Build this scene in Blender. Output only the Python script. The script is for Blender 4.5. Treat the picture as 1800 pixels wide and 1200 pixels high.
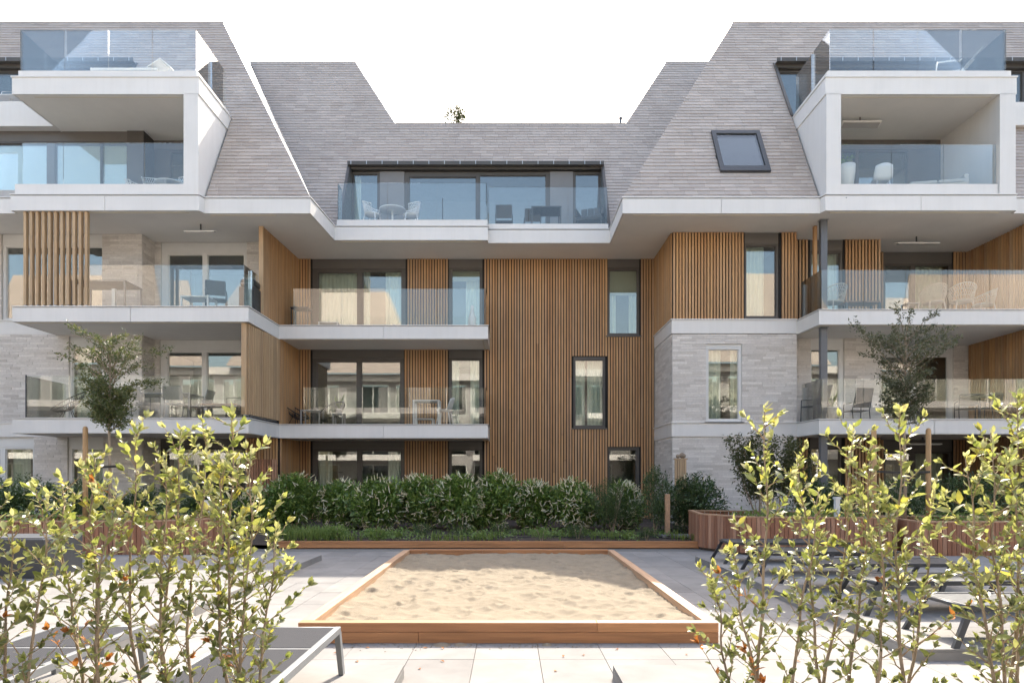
import bpy, math, random
from mathutils import Vector, Matrix, noise, Euler
for _o in list(bpy.data.objects): bpy.data.objects.remove(_o)
SC = bpy.context.scene; COL = SC.collection
R = math.radians; PI = math.pi
random.seed(7)

# ------------------------------------------------------------------ camera, sky, sun, exposure
cam = bpy.data.cameras.new('camera'); cam_o = bpy.data.objects.new('camera', cam); COL.objects.link(cam_o)
cam_o.location = (0, 0, 1.55); cam_o.rotation_euler = (R(90), 0, 0)
cam.sensor_width = 36; cam.lens = 24.0; cam.shift_x = 0.0028; cam.shift_y = 0.1322
cam.clip_start = 0.05; cam.clip_end = 3000
SC.camera = cam_o
SUN_EL, SUN_AZ = 45.4, 15.6            # height of the sun; degrees right of straight ahead
w = bpy.data.worlds.new('World'); SC.world = w; w.use_nodes = True
nt = w.node_tree; bg = nt.nodes['Background']
sky = nt.nodes.new('ShaderNodeTexSky'); sky.sky_type = 'NISHITA'; sky.sun_disc = False
sky.sun_elevation = R(SUN_EL); sky.sun_rotation = R(SUN_AZ)
sky.air_density = 1.3; sky.dust_density = 4.2; sky.ozone_density = 0.0
nt.links.new(sky.outputs[0], bg.inputs[0]); bg.inputs[1].default_value = 0.125
sun = bpy.data.lights.new('sun', 'SUN'); sun.energy = 2.85; sun.angle = R(0.53); sun.color = (1.0, 0.93, 0.81)
sun_o = bpy.data.objects.new('sun', sun); COL.objects.link(sun_o); sun_o.location = (0, 40, 60)
_d = Vector((math.sin(R(SUN_AZ))*math.cos(R(SUN_EL)), math.cos(R(SUN_AZ))*math.cos(R(SUN_EL)), math.sin(R(SUN_EL))))
sun_o.rotation_euler = (-_d).to_track_quat('-Z', 'Y').to_euler()
SC.view_settings.view_transform = 'Standard'; SC.view_settings.look = 'None'
SC.view_settings.gamma = 1; SC.view_settings.use_curve_mapping = False
SC.view_settings.exposure = 1.99
SC.render.engine = 'CYCLES'
SC.cycles.max_bounces = 10; SC.cycles.diffuse_bounces = 5; SC.cycles.transparent_max_bounces = 24
SC.cycles.sample_clamp_indirect = 8

# ------------------------------------------------------------------ helpers
def wx(px, Y): return (px - 895)/1200*Y
def wz(py, Y): return 1.55 + (838 - py)/1200*Y

class MB:
    def __init__(s): s.v = []; s.f = []
    def add(s, vs, fs):
        b = len(s.v); s.v += [tuple(v) for v in vs]; s.f += [tuple(b+i for i in f) for f in fs]; return s
    def box(s, x0, x1, y0, y1, z0, z1):
        return s.add([(x0,y0,z0),(x1,y0,z0),(x1,y1,z0),(x0,y1,z0),(x0,y0,z1),(x1,y0,z1),(x1,y1,z1),(x0,y1,z1)],
                     [(0,3,2,1),(4,5,6,7),(0,1,5,4),(1,2,6,5),(2,3,7,6),(3,0,4,7)])
    def obox(s, c, size, rot):
        m = rot if isinstance(rot, Matrix) else Euler(rot).to_matrix()
        c = Vector(c); hx, hy, hz = [a/2 for a in size]
        vs = [c + m @ Vector(p) for p in [(-hx,-hy,-hz),(hx,-hy,-hz),(hx,hy,-hz),(-hx,hy,-hz),(-hx,-hy,hz),(hx,-hy,hz),(hx,hy,hz),(-hx,hy,hz)]]
        return s.add(vs, [(0,3,2,1),(4,5,6,7),(0,1,5,4),(1,2,6,5),(2,3,7,6),(3,0,4,7)])
    def prism(s, poly, z0, z1):
        n = len(poly)
        a = sum(poly[i][0]*poly[(i+1)%n][1]-poly[(i+1)%n][0]*poly[i][1] for i in range(n))
        if a < 0: poly = poly[::-1]
        vs = [(x,y,z0) for x,y in poly] + [(x,y,z1) for x,y in poly]
        fs = [tuple(range(n))[::-1], tuple(range(n,2*n))] + [(i,(i+1)%n,n+(i+1)%n,n+i) for i in range(n)]
        return s.add(vs, fs)
    def poly3(s, pts): return s.add(pts, [tuple(range(len(pts)))])
    def slab3(s, pts, off):          # polygon thickened by a vector
        n = len(pts); off = Vector(off)
        vs = [Vector(p) for p in pts] + [Vector(p)+off for p in pts]
        return s.add(vs, [tuple(range(n)), tuple(range(n,2*n))[::-1]] + [(i,n+i,n+(i+1)%n,(i+1)%n) for i in range(n)])
    def tube(s, pts, r, n=6, closed=False, r1=None):
        pts = [Vector(p) for p in pts]; m = len(pts); rings = []
        up = None
        for i, p in enumerate(pts):
            if closed: t = pts[(i+1)%m] - pts[i-1]
            else: t = pts[min(i+1,m-1)] - pts[max(i-1,0)]
            if t.length < 1e-9: t = Vector((0,0,1))
            t.normalize()
            if up is None or abs(up.dot(t)) > 0.99:
                up = Vector((0,0,1)) if abs(t.z) < 0.9 else Vector((1,0,0))
            a = t.cross(up).normalized(); b = a.cross(t).normalized(); up = b
            rr = r if r1 is None else r + (r1-r)*i/max(1,m-1)
            rings.append([p + a*rr*math.cos(2*PI*k/n) + b*rr*math.sin(2*PI*k/n) for k in range(n)])
        vs = [v for q in rings for v in q]; fs = []
        for i in range(m if closed else m-1):
            j = (i+1) % m
            for k in range(n):
                fs.append((i*n+k, i*n+(k+1)%n, j*n+(k+1)%n, j*n+k))
        if not closed:
            fs.append(tuple(range(n))[::-1]); fs.append(tuple((m-1)*n+k for k in range(n)))
        return s.add(vs, fs)
    def lathe(s, prof, c=(0,0,0), n=20, cap=True):
        vs = []; fs = []
        for r, z in prof:
            for k in range(n): vs.append((c[0]+r*math.cos(2*PI*k/n), c[1]+r*math.sin(2*PI*k/n), c[2]+z))
        for i in range(len(prof)-1):
            for k in range(n): fs.append((i*n+k, i*n+(k+1)%n, (i+1)*n+(k+1)%n, (i+1)*n+k))
        if cap:
            fs.append(tuple(range(n))[::-1]); fs.append(tuple((len(prof)-1)*n+k for k in range(n)))
        return s.add(vs, fs)
    def mesh(s, name, m=None, smooth=False):
        me = bpy.data.meshes.new(name); me.from_pydata(s.v, [], s.f); me.update()
        if m is not None: me.materials.append(m)
        if smooth: me.polygons.foreach_set('use_smooth', [True]*len(me.polygons))
        return me
    def build(s, name, m, parent=None, smooth=False, bevel=0):
        return link(name, s.mesh(name, m, smooth), parent, bevel)

def link(name, me, parent=None, bevel=0):
    o = bpy.data.objects.new(name, me); COL.objects.link(o)
    if parent is not None:
        o.parent = parent
    if bevel:
        b = o.modifiers.new('bevel', 'BEVEL'); b.width = bevel; b.segments = 2; b.limit_method = 'ANGLE'
    return o
def tag(o, label=None, cat=None, group=None, kind=None):
    if label: o['label'] = label
    if cat: o['category'] = cat
    if group: o['group'] = group
    if kind: o['kind'] = kind
    return o
def thing(name, label, cat, loc=(0,0,0), rz=0, group=None):
    o = bpy.data.objects.new(name, None); COL.objects.link(o)
    o.location = loc; o.rotation_euler = (0,0,rz); o.empty_display_size = .2
    return tag(o, label, cat, group)
def kids(o): return [c for c in o.children]
def copy_tree(o, parent=None):
    c = o.copy(); COL.objects.link(c)
    if parent is not None: c.parent = parent
    for ch in o.children: copy_tree(ch, c)
    return c
def put(proto, first, label, loc, rz, group=None, sc=None):
    """the first time moves the prototype, then copies it"""
    o = proto if first else copy_tree(proto)
    o.location = loc; o.rotation_euler = (0,0,rz)
    if sc: o.scale = (sc,)*3
    o['label'] = label
    if group: o['group'] = group
    return o

# ------------------------------------------------------------------ materials
def nodes(name):
    m = bpy.data.materials.new(name); m.use_nodes = True
    t = m.node_tree; return m, t, t.nodes['Principled BSDF'], t.nodes['Material Output']
def rnd(t):
    """one random number per piece: island of a joined mesh or object"""
    g = t.nodes.new('ShaderNodeNewGeometry'); oi = t.nodes.new('ShaderNodeObjectInfo')
    a = t.nodes.new('ShaderNodeMath'); a.operation = 'ADD'
    t.links.new(g.outputs['Random Per Island'], a.inputs[0]); t.links.new(oi.outputs['Random'], a.inputs[1])
    f = t.nodes.new('ShaderNodeMath'); f.operation = 'FRACT'; t.links.new(a.outputs[0], f.inputs[0])
    return f.outputs[0], g
def ramp(t, fac, cols, interp='LINEAR'):
    r = t.nodes.new('ShaderNodeValToRGB'); r.color_ramp.interpolation = interp
    e = r.color_ramp.elements
    while len(e) < len(cols): e.new(0.5)
    for i, (p, c) in enumerate(cols):
        e[i].position = p; e[i].color = (*c, 1)
    t.links.new(fac, r.inputs[0]); return r.outputs[0]
def noise_n(t, vec, scale, detail=4, rough=.55, dist=0):
    n = t.nodes.new('ShaderNodeTexNoise'); n.inputs['Scale'].default_value = scale
    n.inputs['Detail'].default_value = detail; n.inputs['Roughness'].default_value = rough; n.inputs['Distortion'].default_value = dist
    if vec is not None: t.links.new(vec, n.inputs['Vector'])
    return n.outputs['Fac']
def mapping(t, vec, scale):
    mp = t.nodes.new('ShaderNodeMapping'); mp.inputs['Scale'].default_value = scale
    t.links.new(vec, mp.inputs['Vector']); return mp.outputs[0]
def mixc(t, fac, a, b, mode='MIX'):
    mx = t.nodes.new('ShaderNodeMix'); mx.data_type = 'RGBA'; mx.blend_type = mode
    for s, v in ((mx.inputs[0], fac), (mx.inputs[6], a), (mx.inputs[7], b)):
        if isinstance(v, (int, float)): s.default_value = v
        elif isinstance(v, tuple): s.default_value = (*v, 1)
        else: t.links.new(v, s)
    return mx.outputs[2]
def maprange(t, v, lo, hi, a=0., b=1.):
    m = t.nodes.new('ShaderNodeMapRange'); m.inputs[1].default_value = a; m.inputs[2].default_value = b
    m.inputs[3].default_value = lo; m.inputs[4].default_value = hi; t.links.new(v, m.inputs[0]); return m.outputs[0]
def bump(t, bs, h, strength=.3, dist=.01):
    b = t.nodes.new('ShaderNodeBump'); b.inputs['Strength'].default_value = strength; b.inputs['Distance'].default_value = dist
    t.links.new(h, b.inputs['Height']); t.links.new(b.outputs[0], bs.inputs['Normal'])
def geo(t): return t.nodes.new('ShaderNodeNewGeometry').outputs['Position']

def plain(name, col, rough=.5, metal=0., var=.08, scale=3., bmp=0., spec=.5, bscale=60):
    m, t, b, o = nodes(name); p = geo(t)
    f = noise_n(t, p, scale, 5, .6)
    c = mixc(t, maprange(t, f, 0, 1, .3, .7), tuple(x*(1-var) for x in col), tuple(min(1, x*(1+var)) for x in col))
    t.links.new(c, b.inputs['Base Color']); b.inputs['Metallic'].default_value = metal
    f2 = noise_n(t, p, scale*6, 3)
    t.links.new(maprange(t, f2, rough-.08, min(1, rough+.08), .3, .7), b.inputs['Roughness'])
    b.inputs['Specular IOR Level'].default_value = spec
    if bmp: bump(t, b, noise_n(t, p, bscale, 4), bmp, .004)
    return m
def pieces(name, cols, rough=.7, grain=(6,6,6), gvar=.12, bmp=.3, bdist=.004, large=0.):
    """a material whose pieces each get a colour of their own"""
    m, t, b, o = nodes(name); r, g = rnd(t); p = g.outputs['Position']
    c = ramp(t, r, cols)
    f = noise_n(t, mapping(t, p, grain), 1., 6, .62, .3)
    k = maprange(t, f, 1-gvar*1.6, 1+gvar*1.2, .25, .75)
    c = mixc(t, 1., c, k, 'MULTIPLY')
    if large:
        f3 = noise_n(t, mapping(t, p, (.5,.5,.35)), 1., 4, .6)
        c = mixc(t, 1., c, maprange(t, f3, 1-large, 1+large*.6, .3, .7), 'MULTIPLY')
    t.links.new(c, b.inputs['Base Color']); b.inputs['Roughness'].default_value = rough
    bump(t, b, f, bmp, bdist)
    return m
def leafmat(name, cols, trans=.45, rough=.45, spec=.4):
    m, t, b, o = nodes(name); r, g = rnd(t)
    c = ramp(t, r, cols)
    f = noise_n(t, g.outputs['Position'], 35., 3)
    c = mixc(t, 1., c, maprange(t, f, .8, 1.2, .3, .7), 'MULTIPLY')
    t.links.new(c, b.inputs['Base Color']); b.inputs['Roughness'].default_value = rough
    b.inputs['Specular IOR Level'].default_value = spec
    tr = t.nodes.new('ShaderNodeBsdfTranslucent')
    ct = mixc(t, 1., c, (1.12, 1.1, .72), 'MULTIPLY'); t.links.new(ct, tr.inputs['Color'])
    mx = t.nodes.new('ShaderNodeMixShader'); mx.inputs[0].default_value = trans
    t.links.new(b.outputs[0], mx.inputs[1]); t.links.new(tr.outputs[0], mx.inputs[2]); t.links.new(mx.outputs[0], o.inputs[0])
    return m
def glass(name, tint, base, edge=.9, warp=0.):
    """thin glass: clear with mirror reflection that rises at grazing angles"""
    m, t, b, o = nodes(name); t.nodes.remove(b)
    tr = t.nodes.new('ShaderNodeBsdfTransparent'); tr.inputs[0].default_value = (*tint, 1)
    gl = t.nodes.new('ShaderNodeBsdfGlossy'); gl.inputs['Roughness'].default_value = 0.0; gl.inputs[0].default_value = (1,.985,.965,1)
    lw = t.nodes.new('ShaderNodeFresnel'); lw.inputs[0].default_value = 1.5
    f = maprange(t, lw.outputs[0], base, edge, .04, 1.)
    if warp:
        bp = t.nodes.new('ShaderNodeBump'); bp.inputs['Strength'].default_value = warp; bp.inputs['Distance'].default_value = .02
        t.links.new(noise_n(t, geo(t), .9, 1), bp.inputs['Height']); t.links.new(bp.outputs[0], gl.inputs['Normal'])
    mx = t.nodes.new('ShaderNodeMixShader'); t.links.new(f, mx.inputs[0])
    t.links.new(tr.outputs[0], mx.inputs[1]); t.links.new(gl.outputs[0], mx.inputs[2]); t.links.new(mx.outputs[0], o.inputs[0])
    return m

M = {}
def panelmat():
    m, t, b, o = nodes('white_panel'); p = geo(t); r, g = rnd(t)
    f = noise_n(t, mapping(t, p, (7,7,.5)), 1., 5, .7); f2 = noise_n(t, p, .8, 4)
    c = mixc(t, maprange(t, f, 0, 1, .45, .8), (.70,.672,.64), (.665,.636,.60))
    c = mixc(t, 1., c, maprange(t, f2, .955, 1.03, .3, .7), 'MULTIPLY')
    c = mixc(t, 1., c, maprange(t, r, .972, 1.02), 'MULTIPLY')
    t.links.new(c, b.inputs['Base Color']); t.links.new(maprange(t, f, .36, .52, .3, .7), b.inputs['Roughness']); return m
M['white'] = panelmat()
M['soffit'] = plain('soffit_plaster', (.80,.77,.73), .85, var=.05, scale=.7, bmp=.1)
M['slabtop'] = plain('terrace_tile', (.42,.41,.40), .8, var=.08, scale=2)
M['dark'] = plain('bronze_frame', (.075,.066,.058), .45, var=.1, scale=2)
M['darkpanel'] = plain('bronze_panel', (.115,.103,.092), .5, var=.06, scale=1.5)
M['greypanel'] = plain('grey_panel', (.20,.195,.195), .5, var=.05, scale=1.5)
M['wframe'] = plain('white_frame', (.66,.645,.62), .45, var=.03)
M['cream'] = plain('cream_strip', (.72,.66,.55), .6, var=.04)
M['slat'] = pieces('cedar_slat', [(0,(.42,.225,.10)),(.3,(.51,.285,.13)),(.55,(.45,.275,.15)),(.8,(.56,.315,.135)),(1,(.49,.315,.18))], .62, (30,30,1.6), .16, .25, .002, .16)
M['slatpale'] = pieces('pale_cedar_slat', [(0,(.46,.30,.165)),(.5,(.52,.355,.205)),(1,(.42,.285,.165))], .62, (30,30,1.6), .15, .25, .002, .1)
M['back'] = plain('dark_backing', (.016,.014,.013), .9)
M['brick'] = pieces('long_brick', [(0,(.56,.51,.46)),(.3,(.69,.64,.59)),(.55,(.62,.57,.525)),(.85,(.75,.70,.645)),(1,(.53,.48,.435))], .85, (18,18,30), .10, .3, .004, .08)
M['oppwall'] = plain('pale_brick_wall', (.36,.345,.335), .95, var=.12, scale=3, bmp=.3)
M['mortar'] = plain('mortar', (.55,.52,.48), .95, var=.08, scale=4, bmp=.3)
M['tile'] = pieces('clay_roof_tile', [(0,(.365,.308,.265)),(.25,(.42,.36,.312)),(.5,(.39,.332,.29)),(.8,(.465,.40,.35)),(1,(.395,.33,.285))], .62, (9,30,30), .1, .25, .003, .1)
M['underlay'] = plain('roof_underlay', (.05,.045,.043), .9)
M['zinc'] = plain('zinc', (.42,.42,.43), .4, .6, .06)
M['pane'] = glass('window_glass', (.86,.90,.88), .115, .95, .035)
M['rail'] = glass('balustrade_glass', (.965,.98,.974), .045, .9, .012)
M['glassedge'] = plain('glass_edge', (.45,.60,.58), .15)
M['curtain'] = plain('curtain_cloth', (.70,.72,.63), .9, var=.06, scale=4)
M['blind'] = plain('roller_blind', (.60,.66,.66), .8, var=.03)
M['blindg'] = plain('green_grey_blind', (.42,.42,.33), .8, var=.03)
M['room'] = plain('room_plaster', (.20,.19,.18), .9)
M['paver'] = pieces('limestone_paver', [(0,(.215,.204,.194)),(.4,(.25,.238,.226)),(.7,(.232,.222,.212)),(1,(.268,.254,.238))], .75, (2.6,2.6,2.6), .10, .08, .002, .14)
for _k in ('paver',): M[_k].node_tree.nodes['Principled BSDF'].inputs['Specular IOR Level'].default_value = .12; M[_k].node_tree.nodes['Principled BSDF'].inputs['Roughness'].default_value = .92
M['joint'] = plain('paving_joint', (.17,.165,.155), .95, spec=.1)
M['timber'] = pieces('redwood_board', [(0,(.40,.185,.08)),(.5,(.48,.23,.10)),(1,(.37,.17,.075))], .55, (1.4,26,26), .2, .2, .002)
M['timbery'] = pieces('redwood_board_long', [(0,(.42,.25,.15)),(.5,(.47,.29,.175)),(1,(.40,.24,.145))], .55, (26,1.4,26), .2, .2, .002)
M['planter'] = pieces('planter_board', [(0,(.24,.10,.055)),(.35,(.37,.17,.095)),(.7,(.29,.145,.09)),(1,(.45,.25,.16))], .65, (30,30,1.8), .2, .25, .002)
M['soil'] = plain('bark_soil', (.065,.045,.033), .95, var=.4, scale=14, bmp=.9, bscale=25)
M['stake'] = pieces('stake_wood', [(0,(.42,.26,.12)),(1,(.48,.30,.15))], .7, (25,25,2), .18, .3)
M['bark'] = pieces('young_bark', [(0,(.27,.205,.15)),(1,(.35,.27,.19))], .8, (30,30,8), .25, .5)
M['twig'] = pieces('twig_bark', [(0,(.30,.20,.12)),(1,(.36,.27,.17))], .75, (40,40,12), .2, .4)
M['black'] = plain('black_metal', (.018,.018,.02), .45)
M['charcoal'] = plain('charcoal_metal', (.045,.047,.052), .45)
M['alu'] = plain('grey_aluminium', (.20,.205,.21), .5, .1)
M['whitem'] = plain('white_furniture', (.74,.74,.73), .45, var=.02)
M['greym'] = plain('grey_furniture', (.30,.29,.28), .5)
M['wicker'] = plain('pale_wicker', (.52,.46,.38), .7, var=.15, scale=20)
M['teak'] = pieces('teak', [(0,(.26,.13,.06)),(1,(.31,.16,.075))], .6, (3,20,20), .2, .2)
M['column'] = plain('steel_column', (.11,.115,.125), .4, .2)
M['cushion'] = plain('cushion', (.5,.49,.47), .9, bmp=.2)
M['bedlight'] = plain('white_bollard', (.72,.72,.71), .5)
def sling():
    m, t, b, o = nodes('sling_mesh'); p = geo(t); b.inputs['Specular IOR Level'].default_value = .12
    ck = t.nodes.new('ShaderNodeTexChecker'); ck.inputs['Scale'].default_value = 140
    t.links.new(p, ck.inputs[0]); ck.inputs[1].default_value = (.032,.032,.036,1); ck.inputs[2].default_value = (.06,.06,.065,1)
    t.links.new(ck.outputs[0], b.inputs['Base Color']); b.inputs['Roughness'].default_value = .9
    bump(t, b, ck.outputs[1], .3, .002); return m
M['sling'] = sling()
def sandmat():
    m, t, b, o = nodes('sand'); p = geo(t)
    f = noise_n(t, p, 3.5, 6, .65); f2 = noise_n(t, p, 260., 2, .7)
    c = ramp(t, f, [(.25,(.215,.178,.13)),(.75,(.27,.226,.168))])
    c = mixc(t, 1., c, maprange(t, f2, .75, 1.2, .25, .75), 'MULTIPLY')
    t.links.new(c, b.inputs['Base Color']); b.inputs['Roughness'].default_value = .95; b.inputs['Specular IOR Level'].default_value = .1
    a = t.nodes.new('ShaderNodeMath'); a.operation = 'ADD'
    t.links.new(noise_n(t, p, 45., 4, .6), a.inputs[0]); t.links.new(f2, a.inputs[1]); bump(t, b, a.outputs[0], .35, .01); return m
M['sand'] = sandmat()
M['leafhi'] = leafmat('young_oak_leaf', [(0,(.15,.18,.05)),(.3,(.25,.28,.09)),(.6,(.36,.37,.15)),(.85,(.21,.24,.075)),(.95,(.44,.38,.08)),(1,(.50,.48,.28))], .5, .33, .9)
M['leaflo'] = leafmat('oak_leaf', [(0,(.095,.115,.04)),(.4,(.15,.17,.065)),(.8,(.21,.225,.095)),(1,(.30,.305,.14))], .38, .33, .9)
M['leaftip_glint'] = leafmat('leaf_shoot_glint', [(0,(.36,.37,.15)),(.6,(.48,.48,.25)),(1,(.58,.55,.36))], .42, .4, .6)  # pale young shoots; the cream colour also paints in small bright glints
M['leafbr'] = leafmat('withered_leaf', [(0,(.33,.12,.035)),(.6,(.42,.17,.05)),(1,(.30,.13,.06))], .4, .6, .3)
M['laurel'] = leafmat('laurel_leaf', [(0,(.09,.155,.035)),(.5,(.165,.26,.06)),(.85,(.26,.36,.095)),(1,(.36,.44,.16))], .35, .3, .8)
M['laureld'] = leafmat('dark_laurel_leaf', [(0,(.045,.078,.026)),(.6,(.08,.13,.043)),(1,(.125,.18,.068))], .2, .35, .6)
M['yew'] = leafmat('fine_shrub_leaf', [(0,(.05,.08,.025)),(.6,(.075,.115,.04)),(1,(.11,.15,.06))], .25, .5, .4)
M['bamboo'] = leafmat('loose_shrub_leaf', [(0,(.05,.06,.02)),(.6,(.075,.09,.032)),(1,(.11,.11,.05))], .3, .5, .4)
M['olive'] = leafmat('tree_leaf', [(0,(.06,.085,.025)),(.5,(.10,.13,.04)),(.85,(.17,.18,.07)),(1,(.24,.23,.11))], .3, .35, .6)
M['olived'] = leafmat('greyish_tree_leaf', [(0,(.06,.07,.035)),(.5,(.095,.105,.055)),(1,(.16,.165,.10))], .3, .4, .5)
M['flower'] = leafmat('laurel_flower', [(0,(.70,.64,.48)),(.6,(.80,.77,.64)),(1,(.64,.52,.36))], .3, .7, .2)
M['grass'] = leafmat('grass_blade', [(0,(.12,.18,.045)),(.6,(.18,.25,.07)),(1,(.25,.30,.10))], .35, .5, .3)
M['cover'] = leafmat('cover_leaf', [(0,(.14,.22,.06)),(.6,(.2,.29,.085)),(1,(.26,.34,.13))], .35, .5, .3)

UNIT = MB().box(-.5,.5,-.5,.5,-.5,.5)
def unit_mesh(name, m): return UNIT.mesh(name, m)

def offset_path(path, d):
    """moves a polyline sideways (d to the right of its direction) with mitred corners"""
    n = len(path); out = []
    def rn(a, b):
        dx, dy = b[0]-a[0], b[1]-a[1]; l = math.hypot(dx, dy); return (dy/l, -dx/l)
    for i in range(n):
        if i == 0: nx, ny = rn(path[0], path[1]); out.append((path[0][0]+nx*d, path[0][1]+ny*d)); continue
        if i == n-1: nx, ny = rn(path[-2], path[-1]); out.append((path[-1][0]+nx*d, path[-1][1]+ny*d)); continue
        a = rn(path[i-1], path[i]); b = rn(path[i], path[i+1]); k = 1 + a[0]*b[0] + a[1]*b[1]
        out.append((path[i][0]+(a[0]+b[0])*d/k, path[i][1]+(a[1]+b[1])*d/k))
    return out
def lerp2(a, b, t): return (a[0]+(b[0]-a[0])*t, a[1]+(b[1]-a[1])*t)
def strip(mb, path, d0, d1, z0, z1, seg=None, t0=0., t1=1.):
    """wall-like solid along a polyline between two sideways offsets"""
    a = offset_path(path, d0); b = offset_path(path, d1)
    for i in range(len(path)-1) if seg is None else [seg]:
        A0, A1 = lerp2(a[i], a[i+1], t0), lerp2(a[i], a[i+1], t1)
        B0, B1 = lerp2(b[i], b[i+1], t0), lerp2(b[i], b[i+1], t1)
        mb.prism([A0, A1, B1, B0], z0, z1)
    return mb
def seglen(path, i): return math.hypot(path[i+1][0]-path[i][0], path[i+1][1]-path[i][1])
def cells(x0, x1, z0, z1, holes):
    """rectangles that fill a wall round its openings"""
    xs = sorted({x0, x1, *[min(max(h[0], x0), x1) for h in holes], *[min(max(h[1], x0), x1) for h in holes]})
    out = []
    for a, b in zip(xs, xs[1:]):
        if b-a < 1e-6: continue
        c = (a+b)/2; zz = z0
        for h in sorted([h for h in holes if h[0] < c < h[1]], key=lambda h: h[2]):
            if h[2] > zz: out.append((a, b, zz, min(h[2], z1)))
            zz = max(zz, h[3])
        if zz < z1: out.append((a, b, zz, z1))
    return out

# ================================================================== THE SETTING: ground
Z1, Z2, Z3, Z4 = 3.15, 6.15, 9.17, 12.4
gm = MB().box(-150, 150, -150, 150, -.4, -.06)
tag(gm.build('ground', M['joint']), kind='structure')

# paving: near tiles are objects, far ones one joined part
SB = (-1.97, 1.955, 6.37, 12.86)          # the sandbox
PLAT = [(-6.4, -.81, -1.5, 5.27), (.80, 6.4, -1.5, 5.27), (3.42, 12.5, 5.75, 12.55), (-12.5, -3.5, 5.9, 12.75)]
pv = tag(MB().box(-15, 15, -2.9, 14.9, -.058, -.018).build('paving', M['joint']), kind='structure')
TX, TY = .56, .84
tu = UNIT.mesh('paving_tile', M['paver'])
tiles = []
for i in range(-27, 28):
    for j in range(-4, 18):
        x = .26 + (i+.5)*TX; y = 5.81 + (j-6+.5)*TY
        if abs(x) > 14.8 or y < -2.7 or y > 14.6: continue
        if any(p[0] < x-TX/2 and x+TX/2 < p[1] and p[2] < y-TY/2 and y+TY/2 < p[3] for p in PLAT+[SB]): continue
        vis = y > 5.2 and abs(x) < y*.78
        tiles.append((0 if vis else 1, y + abs(x)*.2, x, y))
tiles.sort()
rng = random.Random(3)
rest = MB()
for k, (v, _, x, y) in enumerate(tiles):
    dz = rng.uniform(-.0015, .0015)
    if k < 290:
        o = link('paving_tile', tu, pv); o.location = (x, y, -.010+dz); o.scale = (TX-.005, TY-.005, .02)
    else:
        rest.box(x-TX/2+.0025, x+TX/2-.0025, y-TY/2+.0025, y+TY/2-.0025, -.02, dz)
tag(rest.build('paving_tiles', M['paver'], pv), kind='stuff')

# low stone platforms
def platform(r, seed):
    x0, x1, y0, y1 = r
    p = tag(MB().box(x0+.012, x1-.012, y0+.012, y1-.012, -.05, .078).build('platform', M['joint']), kind='structure')
    b = MB(); q = random.Random(seed); nx = max(1, round((x1-x0)/.84)); ny = max(1, round((y1-y0)/.84))
    for i in range(nx):
        for j in range(ny):
            b.box(x0+(x1-x0)*i/nx+.002, x0+(x1-x0)*(i+1)/nx-.002, y0+(y1-y0)*j/ny+.002, y0+(y1-y0)*(j+1)/ny-.002, .079, .1+q.uniform(-.001,.001))
    tag(b.build('paving_tiles', M['paver'], p), kind='stuff')
    c = MB()
    for i in range(nx):
        a0, a1 = x0+(x1-x0)*i/nx+.002, x0+(x1-x0)*(i+1)/nx-.002
        c.box(a0, a1, y1-.01, y1, -.015, .076); c.box(a0, a1, y0, y0+.01, -.015, .076)
    for j in range(ny):
        a0, a1 = y0+(y1-y0)*j/ny+.002, y0+(y1-y0)*(j+1)/ny-.002
        c.box(x0, x0+.01, a0, a1, -.015, .076); c.box(x1-.01, x1, a0, a1, -.015, .076)
    c.build('step_face', M['paver'], p)
for i, r in enumerate(PLAT): platform(r, i)

# ================================================================== THE BUILDING
B0 = Vector((0, 20, 0))
BLD = thing('apartment_building', 'four storey apartment building with cedar slat walls, pale brick, white balconies and steep tiled roof', 'building')
W, C, CP, LP, BF = 22.5, 20.7, 20.95, 18.6, 18.4

SLATS = []     # (width_dir_angle, cx, cy, w, d, z0, z1, parent, pale)
def slat_wall(parent_name, path_a, path_b, z0, z1, holes=(), pitch=.0905, wd=.058, dp=.042, pale=False, backing=True, back_d=.06):
    """vertical slats along a plan line a->b; slats stand proud on the right-hand side; holes in running length"""
    ax, ay = path_a; bx, by = path_b; L = math.hypot(bx-ax, by-ay); ang = math.atan2(by-ay, bx-ax)
    ux, uy = (bx-ax)/L, (by-ay)/L; nx, ny = uy, -ux
    mb = MB()
    if backing:
        for (a, b, c, d) in cells(0, L, z0, z1, list(holes)):
            mb.prism([(ax+ux*a, ay+uy*a), (ax+ux*b, ay+uy*b), (ax+ux*b-nx*back_d, ay+uy*b-ny*back_d), (ax+ux*a-nx*back_d, ay+uy*a-ny*back_d)], c, d)
    p = mb.build(parent_name, M['back'], BLD) if backing else thing_part(parent_name)
    n = max(1, int(round(L/pitch))); q = random.Random(int(ax*100+ay*7+z0*31))
    for i in range(n):
        s = (i+.5)*L/n; segs = [(z0, z1)]
        for h in holes:
            if h[0]-wd*.5 < s < h[1]+wd*.5:
                segs = [r for a, b in segs for r in ((a, min(b, h[2])), (max(a, h[3]), b)) if r[1]-r[0] > .05]
        # boards are jointed here and there
        out = []
        for a, b in segs:
            if b-a > 4.2 and q.random() < .75:
                c = q.uniform(a+1.6, b-1.6); out += [(a, c-.002), (c+.002, b)]
            else: out.append((a, b))
        for a, b in out:
            d = dp + q.uniform(-.002, .002)
            SLATS.append((ang, ax+ux*s+nx*(d/2+.001), ay+uy*s+ny*(d/2+.001), wd+q.uniform(-.002,.002), d, a+.003, b-.003, p, pale))
    return p
def thing_part(name):
    o = bpy.data.objects.new(name, None); COL.objects.link(o); o.parent = BLD; return o

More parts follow.
